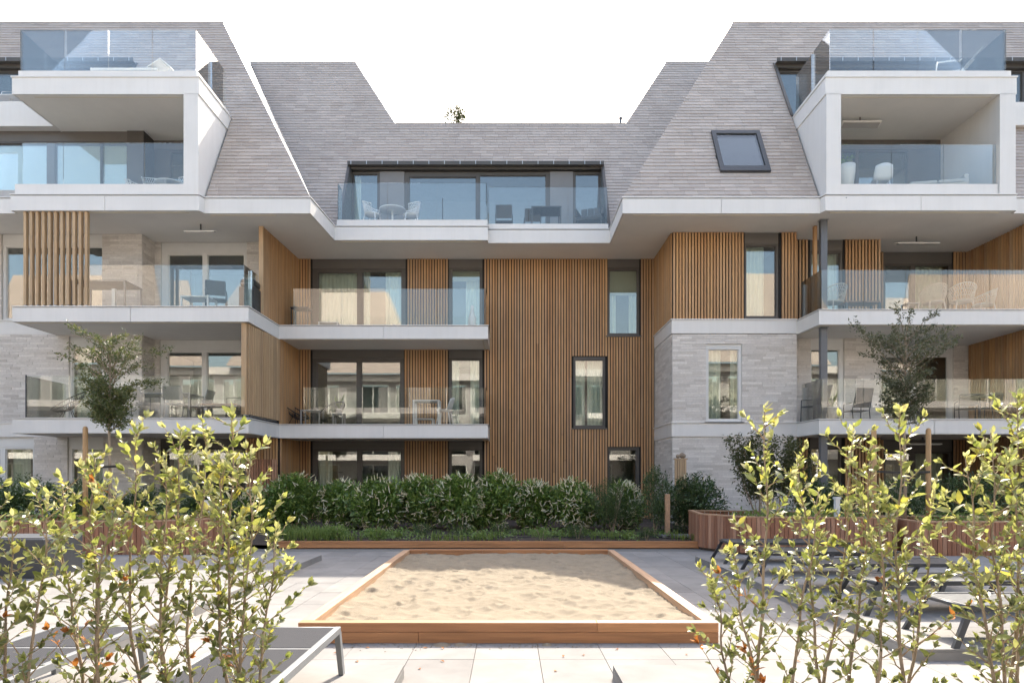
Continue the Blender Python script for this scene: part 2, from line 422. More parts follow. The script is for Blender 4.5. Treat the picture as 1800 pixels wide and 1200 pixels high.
BRICKS = []
def brick_wall(a, b, z0, z1, holes=(), thick=.2, rowh=.074, seed=1):
    ax, ay = a; bx, by = b; L = math.hypot(bx-ax, by-ay); ang = math.atan2(by-ay, bx-ax)
    ux, uy = (bx-ax)/L, (by-ay)/L; nx, ny = uy, -ux
    mb = MB()
    for (s0, s1, c, d) in cells(0, L, z0, z1, list(holes)):
        mb.prism([(ax+ux*s0, ay+uy*s0), (ax+ux*s1, ay+uy*s1), (ax+ux*s1-nx*thick, ay+uy*s1-ny*thick), (ax+ux*s0-nx*thick, ay+uy*s0-ny*thick)], c, d)
    p = mb.build('brick_wall', M['mortar'], BLD)
    q = random.Random(seed); nr = int(round((z1-z0)/rowh)); rh = (z1-z0)/nr
    for r in range(nr):
        za, zb = z0+r*rh+.005, z0+(r+1)*rh-.004; zc = (za+zb)/2
        runs = [(0, L)]
        for h in holes:
            if h[2] < zc < h[3]: runs = [t for u, v in runs for t in ((u, min(v, h[0])), (max(u, h[1]), v)) if t[1]-t[0] > .03]
        for u, v in runs:
            s = u - q.uniform(0, .4)
            while s < v:
                e = s + q.choice((.46,.46,.46,.30,.38)) + q.uniform(-.02,.02)
                c0, c1 = max(s, u), min(e, v)
                if v-e < .08: c1 = v; e = v
                if c1-c0 > .02:
                    d = .014 + q.uniform(-.004,.005); m = (c0+c1)/2
                    BRICKS.append((ang, ax+ux*m+nx*d/2, ay+uy*m+ny*d/2, c1-c0-.007, d, za, zb, p))
                s = e
    return p
def place_pieces(lst, name, joined, mat_of, limit, keyf):
    lst = sorted(lst, key=keyf); um = {}
    groups = {}
    for k, (ang, x, y, wd, d, z0, z1, p, *ex) in enumerate(lst):
        m = mat_of(ex)
        if k < limit:
            if m.name not in um: um[m.name] = UNIT.mesh(name, m)
            o = link(name, um[m.name], p); o.location = (x, y, (z0+z1)/2); o.rotation_euler = (0,0,ang); o.scale = (wd, d, z1-z0)
        else:
            g = groups.setdefault(m.name, (MB(), m))
            ca, sa = math.cos(ang)*wd/2, math.sin(ang)*wd/2; cb, sb = -math.sin(ang)*d/2, math.cos(ang)*d/2
            g[0].prism([(x-ca-cb, y-sa-sb), (x+ca-cb, y+sa-sb), (x+ca+cb, y+sa+sb), (x-ca+cb, y-sa+sb)], z0, z1)
    for b, m in groups.values():
        tag(b.build(joined, m, BLD), kind='stuff')

def wavy(x0, x1, y, z0, z1, amp=.035, per=.12):
    b = MB(); n = max(8, int((x1-x0)/.03)); vs = []
    for i in range(n+1):
        x = x0+(x1-x0)*i/n; yy = y + amp*math.sin(2*PI*(x-x0)/per + .8*math.sin(x*7)); vs += [(x, yy, z0), (x, yy+.01*math.sin(x*9), z1)]
    b.add(vs, [(2*i, 2*i+2, 2*i+3, 2*i+1) for i in range(n)]); return b
def window(x0, x1, z0, z1, Y, fm='dark', panes=None, header=0., fw=.055, dep=.10, setback=.0, curtain=None, sill=False, room=2.6, blind=None, name='window', hm=None):
    """opening x0..x1, z0..z1 on wall plane Y; panes = list of (xa, xb) or with own (za, zb); curtain = list of (xa, xb)"""
    y0 = Y + setback; f = MB(); zt = z1 - header
    panes = panes or [(x0+fw, x1-fw)]
    P = [(p[0], p[1], p[2] if len(p) > 2 else z0+fw*1.3, p[3] if len(p) > 2 else zt-fw) for p in panes]
    for (a, b, c, d) in cells(x0, x1, z0, zt, [(p[0], p[1], p[2], p[3]) for p in P]): f.box(a, b, y0, y0+dep, c, d)
    o = f.build(name, M[fm], BLD)
    g = MB()
    for p in P:                                     # the sash, a step inside the frame
        for (a, b, c, d) in cells(p[0]-.012, p[1]+.012, p[2]-.012, p[3]+.012, [(p[0]+.022, p[1]-.022, p[2]+.022, p[3]-.022)]): g.box(a, b, y0+.03, y0+dep-.015, c, d)
    g.build('sash', M[fm], o)
    for p in P: MB().box(p[0]+.02, p[1]-.02, y0+.05, y0+.074, p[2]+.02, p[3]-.02).build('pane', M['pane'], o)
    if header: MB().box(x0, x1, y0-.005, y0+dep, zt+.004, z1).build('header_panel', M[hm or ('darkpanel' if fm == 'dark' else 'wframe')], o)
    if sill: MB().box(x0-.06, x1+.06, Y-.07, Y+dep, z0-.045, z0-.004).build('sill', M[fm], o)
    for c in curtain or []: wavy(c[0], c[1], y0+.28, z0+.06, zt-.02).build('curtain', M['curtain'], o, True)
    for c in blind or []: MB().box(c[0], c[1], y0+.14, y0+.15, c[2], c[3]).build('blind', M[c[4]], o)
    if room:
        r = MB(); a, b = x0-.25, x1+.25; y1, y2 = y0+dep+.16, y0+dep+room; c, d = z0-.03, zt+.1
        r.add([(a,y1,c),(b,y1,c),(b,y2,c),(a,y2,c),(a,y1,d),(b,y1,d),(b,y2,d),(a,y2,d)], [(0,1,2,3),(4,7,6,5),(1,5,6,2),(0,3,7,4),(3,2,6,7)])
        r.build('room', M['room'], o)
    return o
def glass_rail(parent, path, z0, z1, npan, off=-.06, th=.02, mat='rail'):
    gp = offset_path(path, off)
    for i in range(len(path)-1):
        for k in range(npan[i]):
            l = seglen(gp, i); g = .008/l
            b = MB(); strip(b, gp, -th/2, th/2, z0, z1, i, k/npan[i]+(g if k or i else .0), (k+1)/npan[i]-g)
            b.build('glass_panel', M['rail'], parent)
def balcony(poly, front, ztop, th=.43, upstand=0., rail=None, name='balcony', lip=True, pan=3.2, soff='soffit'):
    """poly = slab plan; front = polyline of the visible edge, left to right"""
    p = MB().prism(poly, ztop-th+.012, ztop-.03).build(name, M[soff], BLD)
    for i in range(len(front)-1):
        n = max(1, int(round(seglen(front, i)/pan)))
        for k in range(n):
            e = .006/seglen(front, i)
            strip(MB(), front, -.03, .012, ztop-th, ztop-.042, i, k/n+(e if k else 0), (k+1)/n-(e if k < n-1 else 0)).build('fascia_panel', M['white'], p)
    if lip: strip(MB(), front, -.16, .032, ztop-.022, ztop).build('coping', M['white'], p)
    if upstand: strip(MB(), front, -.14, -.05, ztop+.002, ztop+upstand).build('upstand', M['white'], p)
    strip(MB(), front, -.16, -.13, ztop-th-.006, ztop-th+.02).build('drip_strip', M['cream'], p)
    MB().prism(poly, ztop-.028, ztop-.012).build('terrace_floor', M['slabtop'], p)
    return p

# ---- slabs and balconies, level 1 and 2 (left part steps back to the central part)
for zt, lv in ((Z1, 1), (Z2, 2)):
    front = [(-13.38, BF), (-7.03, BF), (-6.99, C), (-.655, C), (-.655, W-.02)]
    poly = [(-13.38, BF), (-7.03, BF), (-6.99, C), (-.655, C), (-.655, W+.1), (-7.2, W+.1), (-7.2, 21.2), (-11.0, 21.2), (-11.0, 20.25), (-13.38, 20.25)]
    poly_in = [(x+(.02 if x < -13 else -.02 if x in (-7.03,-.655) else 0), y+(.02 if y in (BF, C) else 0)) for x, y in poly]
    b = balcony(poly_in, front, zt, .42)
    strip(MB(), [(-13.38, 20.2), (-13.38, BF)], -.03, 0.012, zt-.42, zt-.042).build('fascia_panel', M['white'], b)
    if lv == 1:
        glass_rail(b, [(-13.1, 20.1), (-13.1, BF+.03), (-7.15, BF+.03)], zt, zt+1.13, [1, 4], off=-.05)
        glass_rail(b, [(-6.25, C), (-.75, C)], zt, zt+1.12, [3])
        glass_rail(b, [(-.72, C+.05), (-.72, W-.05)], zt, zt+1.12, [1], off=0)
        MB().box(-13.1, -13.07, BF+.08, BF+.10, zt, zt+1.16).build('rail_post', M['charcoal'], b)
    else:
        glass_rail(b, [(-11.5, BF+.03), (-7.12, BF+.03), (-7.10, 19.5)], zt, zt+1.13, [3, 2], off=-.05)
        glass_rail(b, [(-6.55, C), (-.75, C)], zt, zt+1.12, [4])
        glass_rail(b, [(-.72, C+.05), (-.72, W-.05)], zt, zt+1.12, [1], off=0)
    # right wing balcony
    RB = 18.75
    front = [(8.45, 20.07), (8.52, RB), (18, RB)]
    poly = [(8.47, 20.09), (8.54, RB+.02), (18, RB+.02), (18, 22.0), (11.2, 22.0), (11.2, 20.8), (8.47, 20.8)]
    b = balcony(poly, front, zt, .42)
    glass_rail(b, [(8.53, 20.0), (8.56, RB+.02), (17.9, RB+.02)], zt, zt+1.1, [1, 8], off=-.05)
    for yy in (19.95, 19.88): MB().tube([(8.6, yy, zt), (8.6, yy, zt+1.0)], .018).build('rail_post', M['zinc'], b)

# white bands on the brick
def band(a, b, z, h=.41):
    strip(MB(), [a, b], 0, .02, z-h, z-.02).build('band_panel', M['white'], BLD)
    strip(MB(), [a, b], 0, .05, z-.019, z+.012).build('band_coping', M['white'], BLD)
for zt in (Z1, Z2+.02):
    band((-18, 20.2), (-13.42, 20.2), zt)
    strip(MB(), [(4.79, W-.05), (4.79, 20.05), (8.44, 20.05)], 0, .02, zt-.41, zt-.02).build('band_panel', M['white'], BLD)
    strip(MB(), [(4.79, W-.05), (4.79, 20.05), (8.44, 20.05)], 0, .05, zt-.019, zt+.012).build('band_coping', M['white'], BLD)

# ---- level 3 slab with the eaves of both wings
front3 = [(-13.42, LP), (-18, LP)][::-1] + [(-13.42, BF), (-8.36, BF), (-8.30, LP), (-5.42, LP), (-5.30, C), (-.655, C), (-.655, CP), (3.1, CP), (3.1, LP), (8.47, LP), (8.53, BF), (13.66, BF), (13.72, LP), (18, LP)]
ZS = 8.72
mbs = MB()
for pl in ([(-18, LP+.02), (-13.45, LP+.02), (-13.40, BF+.02), (-8.38, BF+.02), (-8.33, LP+.02), (-5.44, LP+.02), (-5.36, 19.6), (-5.36, W+.2), (-18, W+.2)],
           [(-5.36, C-.4+.02), (-5.36, C-.4)], ):
    if len(pl) > 2: mbs.prism(pl, ZS+.012, ZS+.3)
mbs.prism([(-5.36, C+.02), (-.657, C+.02), (-.657, W+.2), (-5.36, W+.2)], ZS+.012, ZS+.3)
mbs.prism([(-.657, CP+.02), (3.12, CP+.02), (3.12, W+.2), (-.657, W+.2)], ZS+.012, ZS+.3)
mbs.prism([(3.12, LP+.02), (8.49, LP+.02), (8.55, BF+.02), (13.64, BF+.02), (13.70, LP+.02), (18, LP+.02), (18, W+.2), (3.12, W+.2)], ZS+.012, ZS+.3)
SL3 = mbs.build('eaves_slab', M['soffit'], BLD)
for i in range(len(front3)-1):
    L_ = seglen(front3, i); n = max(1, int(round(L_/3.2)))
    for k in range(n):
        e = .006/L_
        strip(MB(), front3, -.03, .012, ZS, Z3-.05, i, k/n+(e if k else 0), (k+1)/n-(e if k < n-1 else 0)).build('fascia_panel', M['white'], SL3)
strip(MB(), front3, -.16, .03, Z3-.028, Z3).build('coping', M['white'], SL3)
for a, b in (((-12.9, BF), (-8.7, BF)), ((-8.2, LP), (-6.4, LP)), ((-5.15, C), (-.85, C)), ((8.7, BF), (13.3, BF)), ((3.4, LP), (8.2, LP))):
    strip(MB(), [a, b], -.17, -.13, ZS-.006, ZS+.02).build('drip_strip', M['cream'], SL3)
# terrace floors and upstands of level 3
t3 = MB()
t3.box(-5.25, -.66, C+.17, W+.3, 9.02, 9.38); t3.box(-.655, 3.06, CP+.17, W+.3, 9.02, 9.375)
t3.box(-18, -8.8, BF+.25, 21, 9.02, 9.38); t3.box(8.95, 13.2, BF+.2, 21.2, 9.02, 9.38)
t3.build('terrace_floor', M['slabtop'], SL3)
for path, z in (([(-5.24, C), (-.66, C)], 9.36), ([(-.64, CP), (3.05, CP)], 9.33)):
    strip(MB(), path, -.16, -.05, 9.172, z).build('upstand', M['white'], SL3)
glass_rail(SL3, [(-5.2, C), (-.70, C)], 9.36, 10.49, [3], off=-.09)
glass_rail(SL3, [(-.70, C+.1), (-.70, W)], 9.36, 10.49, [1], off=0)
glass_rail(SL3, [(-.62, CP), (3.03, CP)], 9.33, 10.47, [3], off=-.09)
glass_rail(SL3, [(-5.22, 21.3), (-5.22, C+.12)], 9.36, 10.49, [1], off=0)

# ---- the two white projecting boxes
def fbox(name, x0, x1, y0, y1, z0, z1, parent, m='white'): return MB().box(x0, x1, y0, y1, z0, z1).build(name, M[m], parent)
bxl = MB().box(-8.77, -8.375, BF-.012, 21.0, Z3+.002, 11.86).build('projecting_bay', M['white'], BLD)
bl = MB().box(-13.36, -8.38, BF+.02, 21.3, 11.86, 12.36).build('bay_slab', M['soffit'], bxl)
strip(MB(), [(-13.38, 20.9), (-13.38, BF), (-8.36, BF), (-8.36, 20.75)], -.03, .012, 11.85, 12.30).build('fascia_panel', M['white'], bxl)
strip(MB(), [(-13.38, 20.9), (-13.38, BF), (-8.36, BF), (-8.36, 20.75)], -.16, .035, 12.302, 12.335).build('coping', M['white'], bxl)
strip(MB(), [(-13.30, 20.9), (-13.30, BF+.05), (-8.42, BF+.05), (-8.42, 20.75)], -.16, -.02, 12.337, 12.53).build('upstand', M['white'], bxl)
strip(MB(), [(-13.36, BF), (-8.80, BF)], -.16, -.05, 9.172, 9.46).build('upstand', M['white'], bxl)
MB().box(-12.9, -8.9, BF+.14, BF+.18, 11.853, 11.868).build('drip_strip', M['cream'], bxl)
fbox('terrace_floor', -13.2, -8.6, BF+.25, 21.3, 12.362, 12.5, bxl, 'slabtop')
glass_rail(bxl, [(-13.36, 20.6), (-13.36, BF+.03), (-8.40, BF+.03), (-8.40, 20.5)], 12.53, 13.67, [2, 4, 2], off=-.10)
glass_rail(bxl, [(-13.2, BF+.05), (-8.79, BF+.05)], 9.46, 10.60, [4], off=-.07)
glass_rail(bxl, [(-17.9, LP+.1), (-13.5, LP+.1)], 9.30, 10.44, [3], off=-.07)
MB().box(-18, -13.5, LP+.06, LP+.2, Z3+.002, 9.30).build('upstand', M['white'], bxl)
# slab of the next terrace further back on the left
fbox('bay_slab', -18, -12.3, 20.1, 21.9, 11.87, 12.45, bxl, 'white'); fbox('upstand', -18, -12.35, 20.14, 20.3, 12.452, 12.62, bxl)
# right bay
bxr = MB().box(8.545, 8.94, BF-.012, 21.0, Z3+.002, 11.86).build('projecting_bay', M['white'], BLD); MB().box(13.22, 13.645, BF-.012, 21.0, Z3+.002, 11.86).build('side_wall', M['white'], bxr)
MB().box(8.55, 13.64, BF+.02, 21.3, 11.86, 12.36).build('bay_slab', M['soffit'], bxr)
pr = [(8.53, 20.75), (8.53, BF), (13.66, BF), (13.66, 21.2)]
strip(MB(), pr, -.03, .012, 11.85, 12.30).build('fascia_panel', M['white'], bxr)
strip(MB(), pr, -.16, .035, 12.302, 12.335).build('coping', M['white'], bxr)
strip(MB(), [(8.60, 20.75), (8.60, BF+.05), (13.60, BF+.05), (13.60, 21.2)], -.16, -.02, 12.337, 12.53).build('upstand', M['white'], bxr)
strip(MB(), [(8.95, BF), (13.21, BF)], -.16, -.05, 9.172, 9.46).build('upstand', M['white'], bxr)
MB().box(9.0, 13.1, BF+.14, BF+.18, 11.853, 11.868).build('drip_strip', M['cream'], bxr)
fbox('terrace_floor', 8.8, 13.4, BF+.25, 21.3, 12.362, 12.5, bxr, 'slabtop')
glass_rail(bxr, [(8.60, 20.7), (8.60, BF+.03), (13.58, BF+.03), (13.58, 21.)], 12.53, 13.68, [2, 4, 2], off=-.10)
glass_rail(bxr, [(8.96, BF+.05), (13.2, BF+.05)], 9.46, 10.56, [3], off=-.07)
fbox('bay_slab', 13.75, 18, 20.1, 21.9, 11.9, 12.45, bxr); fbox('upstand', 13.75, 18, 20.14, 20.3, 12.452, 12.6, bxr)
MB().lathe([(.012,0),(.012,.01)], (0,0,0), 10).build('spout', M['black'], bxr).matrix_local = Matrix.Translation((9.08, BF-.014, 9.06)) @ Matrix.Rotation(R(90), 4, 'X')

# ---- roofs
K = .567
def wing_y(z): return 18.72 + K*(z - Z3)
def cen_y(z): return 21.0 + K*(z - 9.0)
NRM = Vector((0, -1, K)).normalized(); UPS = Vector((0, K, 1)).normalized(); ROFF = Vector((0, 1, -K)).normalized()
TILES = []
def tiles_on(yf, zlo, zhi, left, right, skip=(), seed=0, dz=.131):
    q = random.Random(seed); nr = int(round((zhi-zlo)/dz)); h = (zhi-zlo)/nr
    for r in range(nr):
        za, zb = zlo+r*h, zlo+(r+1)*h+.004; zm = (za+zb)/2
        la, lb, ra, rb = left(za), left(zb), right(za), right(zb)
        runs = [(min(la, lb), max(ra, rb))]
        for s in skip:
            if s[2]-.02 < zm < s[3]+.02: runs = [t for u, v in runs for t in ((u, min(v, s[0])), (max(u, s[1]), v)) if t[1]-t[0] > .02]
        for u, v in runs:
            x = u - q.uniform(0, .4)
            while x < v:
                e = x + q.choice((.42, .42, .34, .50)) + q.uniform(-.01, .01)
                a, b = max(x, u), min(e, v)
                c = [min(max(a+.002, la), ra), min(max(b-.002, la), ra), min(max(b-.002, lb), rb), min(max(a+.002, lb), rb)]
                if b-a > .02 and (c[1]-c[0] > .01 or c[2]-c[3] > .01):
                    full = abs(c[0]-c[3]) < 1e-6 and abs(c[1]-c[2]) < 1e-6
                    TILES.append((c, za, zb, yf, full, q.uniform(.013, .019)))
                x = e
lw = lambda z: -5.43 + (z-Z3)*(-9.67+5.43)/(16.9-Z3)        # hip of the left wing
rw = lambda z: 3.10 + (z-Z3)*(7.57-3.10)/(16.9-Z3)          # hip of the right wing
c_ = lambda v: (lambda z: v)
tiles_on(wing_y, Z3+.01, 12.38, c_(-8.33), lw, seed=1)
tiles_on(wing_y, 12.38, 14.82, c_(-11.95), lw, seed=2)
tiles_on(wing_y, 14.82, 16.9, c_(-19), lw, seed=3)
SKY_ = (5.95, 7.37, 10.12, 11.70)
tiles_on(wing_y, Z3+.01, 12.38, rw, c_(8.50), (SKY_,), seed=4)
tiles_on(wing_y, Z3+.01, 11.9, c_(13.68), c_(19), seed=5)
tiles_on(wing_y, 12.38, 14.82, rw, c_(8.50), seed=6)
tiles_on(wing_y, 14.82, 16.9, rw, c_(19), seed=7)
lb_ = lambda z: -5.86 + (z-Z3)*(-9.7+5.86)/(17.06-Z3)       # where the central roof meets the left wing
rb_ = lambda z: rw(z) + .5
cl = lambda z: -3.955 + (z-13.81)*(-5.75+3.955)/(17.06-13.81)
cr = lambda z: 4.05 + (z-13.81)*(5.87-4.05)/(17.06-13.81)
DOR = (-5.30, 3.10, 8.5, 11.90)
tiles_on(cen_y, 9.0, 11.9, lambda z: max(lb_(z), -30) if z > 9.2 else -5.9, c_(DOR[0]), seed=8)
tiles_on(cen_y, 9.0, 11.9, c_(DOR[1]), rb_, seed=9)
tiles_on(cen_y, 11.9, 13.81, lb_, rb_, seed=10)
tiles_on(cen_y, 13.81, 17.06, lb_, cl, seed=11)
tiles_on(cen_y, 13.81, 17.06, cr, rb_, seed=12)
# roof bodies under the tiles
rf = MB()
def rpoly(yf, pts): rf.slab3([(x, yf(z)+.03, z) for x, z in pts], ROFF*.12)
rpoly(wing_y, [(-8.33,Z3), (-5.43,Z3), (lw(12.38),12.38), (-8.33,12.38)]); rpoly(wing_y, [(-11.95,12.38), (lw(12.38),12.38), (lw(14.82),14.82), (-11.95,14.82)])
rpoly(wing_y, [(-19,14.82), (lw(14.82),14.82), (lw(16.9),16.9), (-19,16.9)])
rpoly(wing_y, [(3.1,Z3), (5.95,Z3), (5.95,12.38), (rw(12.38),12.38)]); rpoly(wing_y, [(7.37,Z3), (8.5,Z3), (8.5,12.38), (7.37,12.38)])
rpoly(wing_y, [(5.95,Z3), (7.37,Z3), (7.37,10.12), (5.95,10.12)]); rpoly(wing_y, [(5.95,11.7), (7.37,11.7), (7.37,12.38), (5.95,12.38)])
rpoly(wing_y, [(13.68,Z3), (19,Z3), (19,11.9), (13.68,11.9)]); rpoly(wing_y, [(rw(12.38),12.38), (8.5,12.38), (8.5,14.82), (rw(14.82),14.82)])
rpoly(wing_y, [(rw(14.82),14.82), (19,14.82), (19,16.9), (rw(16.9),16.9)])
rpoly(cen_y, [(-5.95,9.0), (-5.3,9.0), (-5.3,11.9), (lb_(11.9),11.9)]); rpoly(cen_y, [(3.1,9.0), (3.4,9.0), (rb_(11.9),11.9), (3.1,11.9)])
rpoly(cen_y, [(lb_(11.9),11.9), (rb_(11.9),11.9), (rb_(13.81),13.81), (lb_(13.81),13.81)])
rpoly(cen_y, [(lb_(13.81),13.81), (-3.955,13.81), (-5.75,17.06), (lb_(17.06),17.06)]); rpoly(cen_y, [(4.05,13.81), (rb_(13.81),13.81), (rb_(17.06),17.06), (5.87,17.06)])
ROOF = rf.build('roof', M['underlay'], BLD)
# returns of the hips, flat roofs and the rear (keep the sun out)
hp = MB()
hp.slab3([(-5.43, 18.74, Z3), (-9.67, wing_y(16.9)+.02, 16.9), (-9.7, cen_y(17.0)+.1, 17.0), (-5.86, cen_y(Z3)+.1, Z3)], (-.08, 0, -.05))
hp.slab3([(3.10, 18.74, Z3), (7.57, wing_y(16.9)+.02, 16.9), (8.0, cen_y(17.0)+.1, 17.0), (3.5, cen_y(Z3)+.1, Z3)], (.08, 0, -.05))
hp.build('hip_return', M['zinc'], ROOF)
fr = MB()
fr.slab3([(-3.955, cen_y(13.81)+.03, 13.79), (-5.75, cen_y(17.06)+.03, 17.04), (-5.75, 30, 17.04), (-3.955, 30, 13.79)], (-.1, 0, -.06))
fr.slab3([(4.05, cen_y(13.81)+.03, 13.79), (5.87, cen_y(17.06)+.03, 17.04), (5.87, 30, 17.04), (4.05, 30, 13.79)], (.1, 0, -.06))
fr.box(-3.96, 4.06, cen_y(13.81)+.06, 30, 13.6, 13.78); fr.box(-19, -5.76, cen_y(17.06)+.06, 30, 16.85, 17.03); fr.box(5.88, 19, cen_y(17.06)+.06, 30, 16.85, 17.03)
fr.box(-19, -9.7, wing_y(16.9)+.06, cen_y(17.06)+.05, 16.7, 16.88); fr.box(7.6, 19, wing_y(16.9)+.06, cen_y(17.06)+.05, 16.7, 16.88)
fr.build('flat_roof', M['zinc'], ROOF)
rg = MB()
rg.box(-19, -9.66, wing_y(16.9)-.02, wing_y(16.9)+.2, 16.885, 16.93); rg.box(7.56, 19, wing_y(16.9)-.02, wing_y(16.9)+.2, 16.885, 16.93)
rg.box(-9.7, -5.74, cen_y(17.06)-.02, cen_y(17.06)+.2, 17.04, 17.085); rg.box(5.86, 8.3, cen_y(17.06)-.02, cen_y(17.06)+.2, 17.04, 17.085)
rg.box(-3.95, 4.05, cen_y(13.81)-.02, cen_y(13.81)+.2, 13.79, 13.835)
rg.build('ridge_cap', M['tile'], ROOF)
MB().box(-19, 19, 29.7, 30, 0, 13.7).box(-19, -18.8, 20.3, 29.7, 0, 16.8).box(18.8, 19, 20.3, 29.7, 0, 16.8).box(-19, -5.8, 29.7, 30, 13.7, 17).box(5.9, 19, 29.7, 30, 13.7, 17).build('rear_wall', M['mortar'], BLD)
# tiles: wedge meshes
TW = MB().add([(-.5,-1,0),(.5,-1,0),(.5,0,1),(-.5,0,1),(-.5,0,0),(.5,0,0)], [(0,1,2,3),(0,4,5,1),(0,3,4),(1,5,2),(3,2,5,4)]).mesh('roof_tile', M['tile'])
def tile_key(t):
    c, za, zb, yf, full, th = t
    return (0 if full and yf is wing_y and -8.4 < c[0] < 8.6 else 1, yf(za)+abs(c[0])*.1)
TILES.sort(key=tile_key); tj = MB()
for k, (c, za, zb, yf, full, th) in enumerate(TILES):
    if k < 290 and full:
        o = link('roof_tile', TW, ROOF)
        # local x along the row, local z up the slope, local -y outwards (lower edge proud)
        sl = math.hypot(zb-za, yf(zb)-yf(za)); m = Matrix((Vector((1,0,0)), -NRM, UPS)).transposed().to_4x4()
        o.matrix_local = Matrix.Translation(((c[0]+c[1])/2, yf(za), za)) @ m @ Matrix.Diagonal((c[1]-c[0], th, sl, 1))
    else:
        n = NRM*th
        A = [Vector((c[0], yf(za), za)), Vector((c[1], yf(za), za)), Vector((c[2], yf(zb), zb)), Vector((c[3], yf(zb), zb))]
        tj.add([A[0]+n, A[1]+n, A[2]+NRM*.002, A[3]+NRM*.002, A[0], A[1]], [(0,1,2,3),(0,4,5,1),(0,3,4),(1,5,2)])
tag(tj.build('roof_tiles', M['tile'], ROOF), kind='stuff')

# ---- skylight
sk = MB(); 
def onroof(x, z, out): p = Vector((x, wing_y(z), z)) + NRM*out; return p
def rbar(mb, x0, x1, z0, z1, o0, o1):
    pts = [onroof(x0,z0,o0), onroof(x1,z0,o0), onroof(x1,z1,o0), onroof(x0,z1,o0)]; mb.slab3(pts[::-1], NRM*(o1-o0))
for r in ((5.95,6.07,10.12,11.70), (7.25,7.37,10.12,11.70), (6.07,7.25,11.58,11.70), (6.07,7.25,10.12,10.30)): rbar(sk, *r, -.05, .085)
SKYL = sk.build('skylight', M['charcoal'], BLD)
b = MB(); rbar(b, 6.07, 7.25, 10.30, 11.58, .03, .05); b.build('pane', M['pane'], SKYL)
b = MB(); rbar(b, 6.02, 7.30, 10.9, 11.62, -.04, -.02); b.build('blind', M['greypanel'], SKYL)
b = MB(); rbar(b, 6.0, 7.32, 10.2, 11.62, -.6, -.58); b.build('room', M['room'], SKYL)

# ---- central dormer
def gutter(x0, x1, y, z):
    g = MB().box(x0, x1, y-.16, y+.02, z-.02, z+.0).box(x0, x1, y-.16, y-.13, z, z+.10).build('gutter', M['dark'], BLD)
    n = int((x1-x0)/.5)
    for i in range(n+1):
        x = x0+.12+(x1-x0-.24)*i/n; MB().box(x-.012, x+.012, y-.172, y-.161, z-.01, z+.105).build('bracket', M['zinc'], g)
    return g
DY = 22.78
gutter(DOR[0]-.02, DOR[1]+.02, 22.60, 11.83)
def cheek(x, yf, ywin, zb, zt, side):
    pts = [(x, yf(zb)-.03, zb), (x, yf(zt)-.03, zt), (x, ywin, zt), (x, ywin, zb)]
    MB().slab3(pts if side < 0 else pts[::-1], (.06*(-side), 0, 0)).build('dormer_cheek', M['dark'], BLD)
    m = MB(); d = -.03*side
    m.slab3([(x-.04, yf(zb)-.06, zb), (x+.04, yf(zb)-.06, zb), (x+.04, yf(zt)-.06, zt), (x-.04, yf(zt)-.06, zt)], (0,.05,.02)); m.build('dormer_trim', M['dark'], BLD)
cheek(DOR[0], cen_y, DY+.1, 9.1, 11.88, -1); cheek(DOR[1], cen_y, DY+.1, 9.1, 11.88, 1)
MB().box(DOR[0], DOR[1], 22.62, DY+.1, 11.74, 11.82).build('dormer_head', M['dark'], BLD)
def wxr(a, b, Y): return (wx(a, Y), wx(b, Y))
zt = 11.72
window(DOR[0]+.01, wx(668, DY), 9.38, zt, DY, panes=[(wx(621,DY), wx(664,DY), 9.5, wz(306,DY))], curtain=[(wx(620,DY), wx(632,DY))], blind=None)
MB().box(wx(668,DY), wx(711,DY), DY-.03, DY+.08, 9.38, zt).build('wall_panel', M['greypanel'], BLD)
window(wx(711,DY), wx(967,DY), 9.38, zt, DY, panes=[(wx(719,DY), wx(837,DY), 9.47, wz(311,DY)), (wx(843,DY), wx(960,DY), 9.47, wz(308,DY))])
MB().box(wx(967,DY), wx(1007,DY), DY-.03, DY+.08, 9.38, zt).build('wall_panel', M['greypanel'], BLD)
window(wx(1007,DY), DOR[1]-.01, 9.38, zt, DY, panes=[(wx(1011,DY), wx(1053,DY), 9.5, wz(306,DY))])
# ---- upper dormers of the wings (level 4)
UY = 21.95
gutter(-19, -11.93, 21.80, 14.74); gutter(8.50, 19, 21.80, 14.74)
cheek(-11.95, wing_y, UY+.1, 12.4, 14.8, 1); cheek(8.50, wing_y, UY+.1, 12.4, 14.8, -1)
MB().box(-19, -11.96, 21.82, UY+.1, 14.62, 14.72).box(8.52, 19, 21.82, UY+.1, 14.62, 14.72).build('dormer_head', M['dark'], BLD)
window(-18.9, -11.97, 12.4, 14.6, UY, panes=[(-18.5,-15.5), (-15.3,-13.2), (-13.0,-12.1)])
window(8.53, 18.9, 12.4, 14.6, UY, panes=[(8.65,9.6), (9.8,12.0), (12.2,14.2), (14.4,16.5)])
# ---- level 3 windows behind the bays
Y3 = 20.4
window(-17.9, wx(225,Y3), 9.38, 11.9, Y3, header=.34, panes=[(-17.7,-15.6), (wx(-20,Y3)+.0,wx(82,Y3)), (wx(96,Y3),wx(176,Y3)), (wx(177.5,Y3),wx(223,Y3))],
       blind=[(wx(-20,Y3), wx(82,Y3), 9.4, 11.5, 'blind'), (wx(96,Y3), wx(223,Y3), 9.4, 11.5, 'blind')], room=1.2)
MB().box(wx(225,Y3), wx(254,Y3), Y3-.05, 21.0, 9.38, 11.87).build('wall_panel', M['dark'], BLD)
window(wx(254,20.9), -8.78, 9.38, 11.88, 20.95, header=.3, panes=[(wx(298,20.9), -8.85)], room=1.2)
window(8.95, 13.21, 9.38, 11.88, 20.9, header=.3, panes=[(9.1,10.6), (10.7,12.2)], room=1.5)

